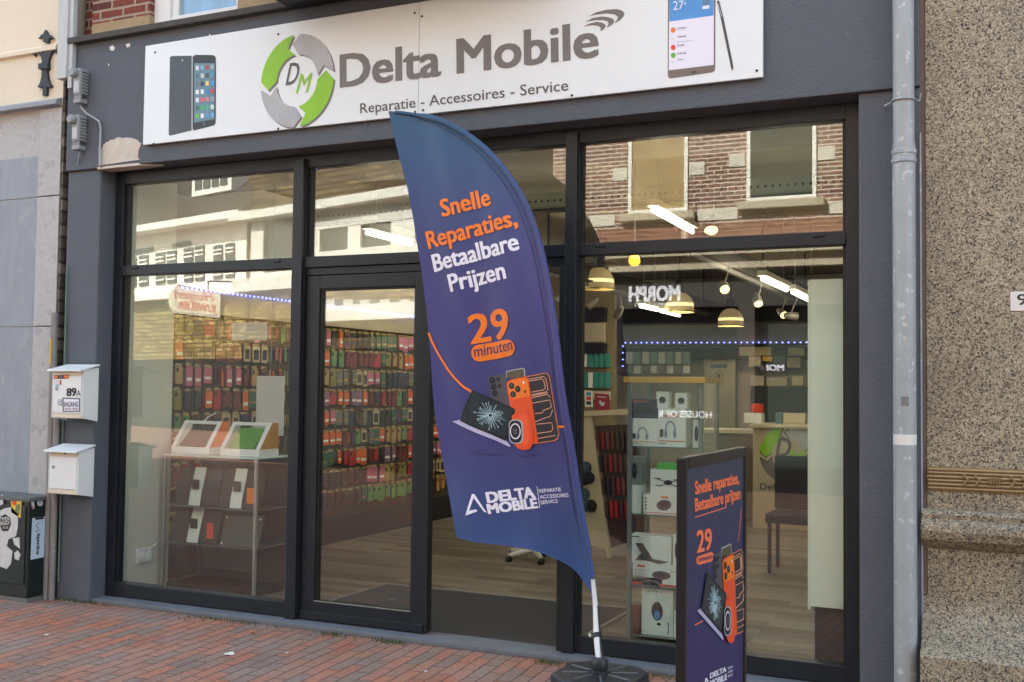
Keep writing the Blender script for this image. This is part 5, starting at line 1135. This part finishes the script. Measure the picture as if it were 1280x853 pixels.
# stool by the doorway
sc = Z(667, 703); sl = thing('work_stool', sc, 'work stool with white star foot and black castors behind the flag', 'stool')
b = MB()
for k in range(5):
    a = math.radians(20+72*k); b.tube([(sc[0], sc[1], .11), (sc[0]+.25*math.cos(a), sc[1]+.25*math.sin(a), .075)], [.028, .018], white, 10)
b.build('star_foot', sl)
for k in range(5):
    a = math.radians(20+72*k); x, y = sc[0]+.25*math.cos(a), sc[1]+.25*math.sin(a); MB().tube([(x-.02, y, .045), (x+.02, y, .045)], .027, black, 12).build('castor', sl)
MB().tube([(sc[0], sc[1], .1), (sc[0], sc[1], .5)], [.03, .022], mat('brass tube', '#a8935c', .35, .7), 12).build('column', sl)
MB().lathe((sc[0], sc[1], .5), [(.05, 0), (.17, .01), (.19, .03), (.185, .06), (.15, .08), (.01, .085)], dark_in, 24).build('seat', sl, smooth=True)

# --- lamps
tube_e = emit('fluorescent tube', '#fff5e0', 12); warm_e = emit('warm spot lamp', '#ffdf98', .45); bulb_e = emit('amber bulb', '#ff9f2e', .5)
def area(name, loc, size, power, col, parent=None, rot=(0, 0, 0), sy=None):
    l = bpy.data.lights.new(name, 'POINT'); l.energy = power*2*LAMP; l.color = col; l.shadow_soft_size = size*.5
    o = bpy.data.objects.new(name, l); COL.objects.link(o)
    o.parent = parent; o.location = tuple(np.array(loc)-np.array(parent.location))
    return o
LAMP = .05
WARM = (1.0, .9, .72)
def tube_lamp(p, q, label, power=0):
    p, q = np.array(p), np.array(q); t = thing('tube_lamp', (p+q)/2, label, 'tube lamp', 'fluorescent tubes on the shop ceiling'); d = (q-p)/np.linalg.norm(q-p); up = np.array([0, 0, 1.0]); s_ = np.cross(d, up); s_ /= np.linalg.norm(s_)
    b = MB(); b.prism([p+s_*.04+up*.03, q+s_*.04+up*.03, q-s_*.04+up*.03, p-s_*.04+up*.03], (0, 0, 1), 0, .045, ceil_w); b.tube([p+d*.15+up*.07, np.array([p[0], p[1], 3.22])+d*.15], .004, alu, 6); b.tube([q-d*.15+up*.07, np.array([q[0], q[1], 3.22])-d*.15], .004, alu, 6); b.build('fitting', t)
    MB().tube([p+d*.02, q-d*.02], .017, tube_e, 10).build('tube', t)
tube_lamp((-1.97, 3.7, 2.46), (-1.95, 4.75, 2.45), 'bright tube lamp, nearer of the two beside the dark beam', 55)
tube_lamp((-1.94, 4.95, 2.45), (-1.92, 6.1, 2.43), 'bright tube lamp, farther of the two beside the dark beam', 45)
tube_lamp((-2.265, 1.5, 2.74), (-2.29, 2.65, 2.74), 'slanting tube lamp behind the upper right pane', 45)
tube_lamp((-4.60, 1.5, 2.70), (-4.62, 2.25, 2.70), 'short tube lamp behind the upper pane above the door', 40)
tube_lamp(Y(800, 383, 6.2), Y(822, 388, 7.0), 'far tube lamp left of the middle pendant lamp', 40)
tube_lamp(Y(825, 389, 7.2), Y(850, 395, 8.0), 'farthest tube lamp, below the middle pendant lamp', 40)
tube_lamp((-4.6, 3.4, 2.75), (-4.6, 4.6, 2.75), 'unseen tube lamp added to light the phone cases, behind the flag', 95)  # extra lamp out of sight, added to light the case wall
shadem = mat('brass lamp shade', '#b5a070', .32, .45, var=.1); dome2 = emit('glowing lamp dome', '#c2ab78', .055); domeg = emit('lit lamp glass', '#ffe2a0', .2)
def pendant(px, py, yy, rad, label):
    c_ = Y(px, py, yy); t = thing('pendant_lamp', c_, label, 'pendant lamp', 'dome pendant lamps')
    H_ = rad*1.3
    b = MB(); b.lathe(c_, [(rad, 0), (rad*.985, H_*.2), (rad*.97, H_*.26)], dome2, 36, cap=False); b.lathe(c_, [(rad*.95, H_*.44), (rad*.87, H_*.6), (rad*.74, H_*.76), (rad*.55, H_*.9), (rad*.3, H_*1.0)], dome2, 36, cap=False); b.build('dome', t, smooth=True)
    b = MB(); b.lathe(c_, [(rad*.97, H_*.26), (rad*.965, H_*.35), (rad*.95, H_*.44)], domeg, 36, cap=False); b.build('lit_band', t, smooth=True)
    b = MB(); b.lathe(c_+np.array([0, 0, -.012]), [(rad*1.0, 0), (rad*1.03, .004), (rad*1.03, .014), (rad*1.0, .018)], shadem, 32, cap=False); b.build('rim', t)
    b = MB(); b.lathe(c_+np.array([0, 0, rad*1.28]), [(.055, 0), (.06, .01), (.06, .14), (.05, .15)], dark_in, 20); b.tube([c_+np.array([0, 0, rad*1.28+.14]), np.array([c_[0], c_[1], 3.22])], .006, black, 8); b.build('holder', t)
    area('pendant_light', c_+np.array([0, 0, .09]), .08, 22, WARM, t)
pendant(748, 361, 5.0, .17, 'brass dome pendant lamp, nearest, beside the open door')
pendant(849.5, 389.5, 7.4, .18, 'brass dome pendant lamp in the middle of the right window')
pendant(913.5, 407, 9.3, .18, 'pale dome pendant lamp farthest back, above the door stickers')
for i, (x, y0, y1, z, lb) in enumerate(((-2.36, 2.6, 8.6, 2.57, 'dark steel beam with a spot rail, right half of the shop ceiling'), (-4.02, 3.4, 10, 2.56, 'dark steel beam running back above the doorway'))):
    bm_ = thing('ceiling_beam', (x, (y0+y1)/2, z), lb, 'beam', 'steel beams under the ceiling')
    b = MB(); b.box(x-.07, x+.07, y0, y1, z+.04, z+.055, steel_dk); b.box(x-.07, x+.07, y0, y1, z+.2, z+.215, steel_dk); b.box(x-.012, x+.012, y0, y1, z+.055, z+.2, steel_dk); b.build('girder', bm_)
    b = MB(); b.box(x-.02, x+.02, y0+.2, y1-.3, z, z+.039, mat('grey rail', '#6a655c', .5)); b.build('spot_rail', bm_)
    b = MB()
    for yy in (y0+.4, (y0+y1)/2, y1-.5): b.tube([(x, yy, z+.215), (x, yy, 3.22)], .012, black, 8)
    b.build('hanger', bm_)
pbm = thing('perforated_beam', (-2.5, 2.4, 3.0), 'grey perforated steel beam running across behind the upper panes', 'beam')
zq = Y(850, 240, 2.4)[2]
b = MB(); b.box(-5.9, -.6, 2.4, 2.43, 2.95, 3.09, mat('pale grey steel', '#8b8c7c', .5, .2)); b.build('web', pbm)
b = MB()
for k in range(96): x = -5.85+k*.055; b.lathe((x, 2.4, 3.02), [(.011, 0), (.011, .002)], black, 8, Vector((0, -1, 0)))
b.build('perforations', pbm); MB().box(-5.9, -.6, 2.36, 2.47, 2.93, 2.949, steel_dk).build('flange', pbm)
def spot(px, py, yy, aim, label, e=warm_e, rl=None, r_=.046):
    c_ = Y(px, py, yy); t = thing('spot_lamp', c_, label, 'spot lamp', 'spot lamps on the rails'); a = Vector(aim).normalized()
    b = MB(); b.lathe(c_, [(r_*.96, 0), (r_, -.01), (r_, -.07), (r_*.7, -.13), (r_*.5, -.15)], mat('grey spot housing', '#8a8478', .4, .3), 20, a); b.build('housing', t, smooth=True)
    MB().lathe(c_+np.array(a)*.001, [(r_*.93, 0), (r_*.9, .006)], e, 20, a).build('lens', t)
    top = c_-np.array(a)*.08
    MB().tube([top, top+np.array([.03, 0, .08]), np.array([c_[0]+.03, c_[1]+.02, rl or 2.6])], .007, mat('grey spot housing', '#57534b'), 8).build('arm', t)
spot(906, 362, 4.0, (.35, -.75, -.5), 'lit spot lamp, leftmost of the row under the right beam')
spot(948, 380, 5.3, (.3, -.6, -.75), 'lit spot lamp, second from left under the right beam')
spot(980, 394, 6.8, (.5, -.6, -.45), 'lit spot lamp, third from left under the right beam')
spot(997, 396, 6.4, (.9, .3, -.1), 'unlit spot lamp turned right, at the end of the right beam row', mat('grey spot lens', '#6a655c', .3))
spot(889, 288, 3.4, (.2, -.5, -.85), 'white lit spot lamp behind the upper right pane', rl=3.2, r_=.062)
spot(770, 396, 6.2, (-.5, .3, -.6), 'unlit spot lamp under the left beam, beside the nearest pendant', mat('grey spot lens', '#6a655c'))
spot(735, 384, 5.6, (-.5, -.3, -.6), 'unlit spot lamp at the mullion under the left beam', mat('grey spot lens', '#6a655c'))
spot(695, 376, 5.2, (-.6, -.4, -.5), 'unlit spot lamp seen through the doorway beside the flag', mat('grey spot lens', '#6a655c'))
bl = Y(793, 325, 2.2); bt_ = thing('amber_bulb', bl, 'glowing amber globe bulb behind the transom of the right window', 'bulb')
MB().lathe(bl+np.array([0, 0, -.05]), [(.002, 0), (.03, .008), (.045, .035), (.04, .065), (.02, .1), (.016, .12)], bulb_e, 20).build('globe', bt_, smooth=True)
b = MB(); b.tube([bl+np.array([0, 0, .065]), bl+np.array([0, 0, .12])], .02, shadem, 12); b.tube([bl+np.array([0, 0, .12]), np.array([bl[0], bl[1], 3.22])], .005, black, 8); b.build('holder', bt_)

# ================================================================== THE OTHER SIDE OF THE STREET (seen in the glass)
# measured in the mirror image, then built at its real place: Y -> -Y
MIR = np.array([1, -1, 1.0])
def real(p): return np.array(p)*MIR
def facade(A, B):
    """a wall through two plan points of the mirror image; returns pixel -> mirror-image point and the normal to the street (mirror side)"""
    A, B = np.array([*A, 0.0]), np.array([*B, 0.0]); d = (B-A)/np.linalg.norm(B-A); n = np.cross(d, [0, 0, 1.0]); n /= np.linalg.norm(n)
    if n@(CAM-A) < 0: n = -n
    return on_plane(A, n), n
def fbox(mb, M, n, pts, t0, t1, m):
    mb.prism([real(M(*q)) for q in pts], n*MIR, t0, t1, m)
def frect(mb, M, n, x0, y0, x1, y1, t0, t1, m):
    a, c_ = M(x0, y0), M(x1, y1); P = [a, (c_[0], c_[1], a[2]), c_, (a[0], a[1], c_[2])]
    mb.prism([real(q) for q in P], n*MIR, t0, t1, m)
dgl = mat('dark window glass', '#3d443f', .08, var=.3, scale=1.5, spec=.6); wfr = mat('aged white joinery', '#e3e0d6', .6, var=.05); stone_w = mat('white stone block', '#c9c2b4', .8, var=.1, scale=12)
DO = 10.3
# A: dark red brick house straight opposite
A1 = thing('brick_house', (-3, -13, 0), 'dark red brick house across the street, mirrored in the right window', 'building')
b = MB(); b.box(-6.75, 9, -16, -DO, 3.75, 9.2, oppbrick); b.build('upper_wall', A1)
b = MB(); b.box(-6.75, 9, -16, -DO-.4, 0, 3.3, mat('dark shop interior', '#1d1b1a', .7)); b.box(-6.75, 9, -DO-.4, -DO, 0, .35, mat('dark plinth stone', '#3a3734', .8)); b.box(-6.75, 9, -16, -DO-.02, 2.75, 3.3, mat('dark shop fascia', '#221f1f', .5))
for x in (-6.7, -3.6, -.6, 2.4, 5.4, 8.7): b.box(x-.12, x+.12, -DO-.4, -DO, .35, 2.75, mat('dark shop pier', '#3a332e', .6))
b.build('shop_wall', A1)
MB().box(-6.7, 8.9, -DO-.31, -DO-.30, .35, 2.75, dgl).build('shop_glass', A1)
b = MB(); b.box(-6.75, 9, -16, -DO+.18, 3.3, 3.5, mat('weathered cornice', '#b3a791', .85, var=.3, scale=10)); b.box(-6.75, 9, -16, -DO+.3, 3.5, 3.62, mat('weathered cornice', '#b3a791')); b.box(-6.75, 9, -16, -DO+.1, 3.62, 3.75, mat('rusty cornice edge', '#a0764f', .85, var=.35, scale=8)); b.build('cornice', A1, bevel=.01)
b = MB(); b.box(-6.75, 9, -DO-.01, -DO+.015, 3.76, 4.0, brickmat('pale red bricks', ['#8a5848', '#7c4c3f', '#94624f'], '#a08a78', .21, .066, .008))
for xx in (-6.3, -4.35, -2.4, -.1): b.box(xx, xx+.62, -DO-.01, -DO+.02, 4.06, 4.24, stone_w)
b.build('band', A1)
def owin(x0, x1, z0, z1, blind=False):
    f = MB(); d = .06
    for q in ((x0, x0+d, z0, z1), (x1-d, x1, z0, z1), (x0+d, x1-d, z0, z0+d), (x0+d, x1-d, z1-d, z1)): f.box(q[0], q[1], -DO-.02, -DO+.03, q[2], q[3], wfr)
    wn = f.build('window', A1, bevel=.006); g_ = MB(); g_.box(x0+d, x1-d, -DO-.005, -DO+.008, z0+d, z1-d, dgl if not blind else mat('ochre stacked cartons', '#9c8152', .6, var=.4, scale=5, stretch=(1, 1, 5))); g_.build('pane', wn)
    s_ = MB(); s_.box(x0-.12, x1+.12, -DO, -DO+.14, z0-.12, z0-.003, mat('weathered cornice', '#b3a791')); s_.build('sill', wn, bevel=.01)
    s_ = MB()
    for xx in (x0-.26, x1+.02): s_.box(xx, xx+.24, -DO, -DO+.02, z0+.55, z0+.75, stone_w)
    s_.build('jamb_stone', wn)
owin(-5.46, -4.50, 4.22, 5.9, True); owin(-3.60, -2.58, 4.30, 5.9); owin(-1.2, -.2, 4.3, 5.9); owin(1.2, 2.2, 4.3, 5.9); owin(3.8, 4.8, 4.3, 5.9)
b = MB()
def mtext(mb, t_, y, xl, xr, z, h, m, off=.02, bold=.03): lettering(mb, t_, (xr, -y, z), (xl, -y, z), (0, 0, h), m, (0, 1, 0), off, bold)
mtext(b, 'MORPH', DO+.02, -5.45, -4.62, 2.86, .22, white_p, .005, .05); mtext(b, 'PIERCING & TATTOO', DO+.02, -5.35, -4.68, 2.78, .045, white_p, .005, .01)
b.build('lettering', A1)
b = MB(); mtext(b, 'HOUSES OF R', DO+.3, -5.05, -4.2, 1.06, .10, white_p, .002, .02); b.build('lettering', A1)
b = MB(); b.box(-3.62, -3.05, -DO-.3, -DO-.28, 1.75, 1.9, mat('lit sign black', '#15161a', .5)); mtext(b, 'MORPH', DO+.28, -3.58, -3.1, 1.79, .09, white_p, .002, .04); b.build('window_sign', A1)
# B: yellow brick house, its wall turning away to the left
xB = Y(545, 400, DO)[0]; BA, nB = facade((xB, DO), (xB-9.74, DO+2.25))
a0, a1 = real(BA(548, 400)), real(BA(303, 400))
B1 = thing('yellow_house', (a0+a1)/2*np.array([1, 1, 0]), 'yellow brown brick house with white window frames across the street, mirrored over the door', 'building')
dB = (a1-a0)*np.array([1, 1, 0]); nBr = nB*MIR; angB = -math.atan2(dB[1], dB[0])
yelB = brickmat('yellow house bricks', ['#8f7648', '#7c643c', '#a08757', '#6f5935'], '#4d4028', .28, .095, .016, angB)
brownbrick = brickmat('brown house bricks', ['#6b5736', '#54432a', '#7a6341', '#493a24'], '#2a2115', .30, .105, .02, angB)
b = MB(); P = [a0*np.array([1, 1, 0]), a1*np.array([1, 1, 0])]; back = -nBr*5
b.prism([P[0], P[1], P[1]+back, P[0]+back], (0, 0, 1), 0, 4.15, yelB); b.prism([P[0], P[1], P[1]+back, P[0]+back], (0, 0, 1), 4.152, 10.5, brownbrick); b.build('wall', B1)
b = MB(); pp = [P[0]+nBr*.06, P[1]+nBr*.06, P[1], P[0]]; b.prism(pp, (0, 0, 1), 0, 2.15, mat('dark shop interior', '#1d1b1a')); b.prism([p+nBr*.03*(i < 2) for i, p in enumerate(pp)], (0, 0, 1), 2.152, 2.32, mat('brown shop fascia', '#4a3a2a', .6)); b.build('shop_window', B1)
b = MB(); fbox(b, BA, nB, [(300, 268), (340, 264), (545, 231), (545, 243), (340, 274), (300, 279)], 0, .35, wfr); b.build('eaves_board', B1)
b = MB()
for x0, y0, x1, y1 in ((386, 272, 401, 318), (437, 268, 452, 318), (491, 262, 520, 318), (316, 280, 330, 345), (368, 276, 388, 340)): frect(b, BA, nB, x0, y0, x1, y1, 0, .1, wfr)
frect(b, BA, nB, 316, 343, 380, 350, 0, .12, wfr); frect(b, BA, nB, 386, 258, 530, 272, 0, .11, wfr); frect(b, BA, nB, 386, 318, 530, 328, 0, .2, wfr); frect(b, BA, nB, 300, 350, 390, 360, 0, .25, wfr); b.build('window', B1)
b = MB(); frect(b, BA, nB, 402, 272, 437, 318, 0, .03, dgl); frect(b, BA, nB, 452, 270, 491, 318, 0, .03, dgl); frect(b, BA, nB, 331, 281, 368, 342, 0, .03, dgl); b.build('pane', B1)
b = MB(); frect(b, BA, nB, 385, 386, 545, 398, 0, .35, wfr); b.build('canopy', B1); b = MB()
for x in (396, 418, 441, 462, 487, 512): frect(b, BA, nB, x, 376, x+12, 386, 0, .3, stone_w)
b.build('canopy_block', B1)
# C: white bay fronted house farther up the street
xC = Y(312, 400, 21)[0]; CA_, nC = facade((xC, 21), (xC-9.7, 21+2.6))
c0, c1 = real(CA_(316, 400)), real(CA_(60, 400))
C1 = thing('bay_house', (c0+c1)/2*np.array([1, 1, 0]), 'cream house with rows of white bay windows and dark tiled roof, mirrored upper left', 'building')
nCr = nC*MIR; angC = -math.atan2((c1-c0)[1], (c1-c0)[0]); yelC = brickmat('yellow bay house bricks', ['#94804f', '#7f6b3f', '#a59160'], '#57492e', .4, .14, .024, angC); roof_m = brickmat('dark house tiles', ['#3a3331', '#443b37', '#322c2a'], '#1d1918', .3, .22, .03, angC); P = [c0*np.array([1, 1, 0]), c1*np.array([1, 1, 0])]; back = -nCr*8
zE = CA_(240, 276)[2]; zL = CA_(240, 368)[2]
b = MB(); b.prism([P[0], P[1], P[1]+back, P[0]+back], (0, 0, 1), 0, zL, yelC); b.prism([P[0], P[1], P[1]+back, P[0]+back], (0, 0, 1), zL+.002, zE, wfr); b.build('wall', C1)
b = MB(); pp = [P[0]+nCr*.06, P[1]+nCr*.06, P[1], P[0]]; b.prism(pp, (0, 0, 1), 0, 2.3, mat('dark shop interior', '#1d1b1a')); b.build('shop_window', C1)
b = MB(); q = [P[0]+nCr*.5, P[1]+nCr*.5, P[1]+back, P[0]+back]
lo = [np.array([p[0], p[1], zE]) for p in q]; hi = [np.array([*(P[0]-nCr*5.2)[:2], zE+5.2]), np.array([*(P[1]-nCr*5.2)[:2], zE+5.2])]
b.add([lo[0], lo[1], lo[2], lo[3], hi[0], hi[1]], [(0, 1, 5, 4), (1, 2, 5), (2, 3, 4, 5), (3, 0, 4), (0, 3, 2, 1)], roof_m); b.build('roof', C1)
b = MB(); b.prism([np.array([p[0], p[1], zE-.25]) for p in (P[0]+nCr*.7, P[1]+nCr*.7, P[1], P[0])], (0, 0, 1), 0, .22, wfr); b.prism([np.array([p[0], p[1], zL-.12]) for p in (P[0]+nCr*.4, P[1]+nCr*.4, P[1], P[0])], (0, 0, 1), 0, .2, wfr); b.build('cornice', C1)
slope = lambda x: -.17*(x-240)
for xw in (158, 173, 194, 208, 229, 243, 266, 281):
    f = MB(); y0 = 309+slope(xw)-(0 if xw < 250 else -3); y1 = 352+slope(xw)*.55
    f_ = [(xw, y0), (xw+11, y0-1.8), (xw+11, y1-1.5), (xw, y1)]
    fbox(f, CA_, nC, f_, 0, .05, dgl); w_ = f.build('window', C1); f = MB()
    for yy in (y0+5, y0+10, y1-6): fbox(f, CA_, nC, [(xw, yy), (xw+11, yy-1.8), (xw+11, yy+.2), (xw, yy+2)], .05, .09, wfr)
    f.build('glazing_bar', w_)
for xw in (168, 215):
    f = MB(); fbox(f, CA_, nC, [(xw, 300+slope(xw)), (xw+22, 296+slope(xw)), (xw+22, 302+slope(xw)), (xw, 306+slope(xw))], 0, .05, dgl); f.build('window', C1)
dm = real(CA_(252, 233))-nCr*1.2; ud = (P[1]-P[0])/np.linalg.norm(P[1]-P[0])
b = MB(); zD = zE+.9; b.prism([dm*np.array([1, 1, 0])+ud*s_+nCr*t for s_, t in ((-1.1, .9), (1.1, .9), (1.1, -2), (-1.1, -2))], (0, 0, 1), zD, zD+1.15, wfr); b.prism([dm*np.array([1, 1, 0])+ud*s_+nCr*t for s_, t in ((-1.4, 1.2), (1.4, 1.2), (1.4, -2), (-1.4, -2))], (0, 0, 1), zD+1.152, zD+1.35, wfr); d_ = b.build('dormer', C1)
b = MB()
for k in range(4): b.prism([dm*np.array([1, 1, 0])+ud*(-.9+.47*k+e)+nCr*t for e, t in ((0, .9), (.36, .9), (.36, .94), (0, .94))], (0, 0, 1), zD+.2, zD+.95, dgl)
b.build('pane', d_)
# jeweller's sign hanging over the pavement opposite
js = thing('jeweller_sign', real(Y(240, 400, 12.0)), 'cream projecting jeweller sign with red JUWELIER lettering, mirrored in the left window', 'sign')
JM = on_y(12.0); b = MB(); b.prism([real(JM(*q)) for q in [(272, 368), (272, 398), (215, 391), (209, 384), (206.5, 375), (209, 365), (217, 356.5)]], (0, 1, 0), -.06, 0, mat('cream sign face', '#cfc4ae', .5, var=.05)); b.prism([real(JM(*q)) for q in [(273.5, 366.5), (273.5, 399.5), (214, 392.5), (207, 384), (204.5, 375), (207, 364), (216, 355)]], (0, 1, 0), -.09, -.061, mat('brown sign edge', '#6d4438', .6)); b.build('board', js)
rm = lambda x, y: real(JM(x, y)); b = MB()
for t_, a, c_, top, bo, sh in (('JUWELIER', (268, 391), (219, 385), (268, 382), .03, 0), ('Huigen', (265, 377), (214, 372), (265, 365), .0, .35)):
    p0 = rm(*a); lettering(b, t_, p0, rm(*c_), rm(*top)-p0, red_p, (0, 1, 0), .003, bo, sh)
b.build('lettering', js)
b = MB(); q = real(JM(270, 358)); q2 = real(BA(306, 352)); b.tube([q+np.array([-.3, -.03, -.05]), q+np.array([-.3, -.03, .12]), q2], .02, black, 8); b.build('bracket', js)
b = MB(); b.box(-60, 60, -47, -46, 0, 9.0, oppbrick); tag(b.build('rear_house_row'), 'long brick house row behind the houses across the street', 'building')
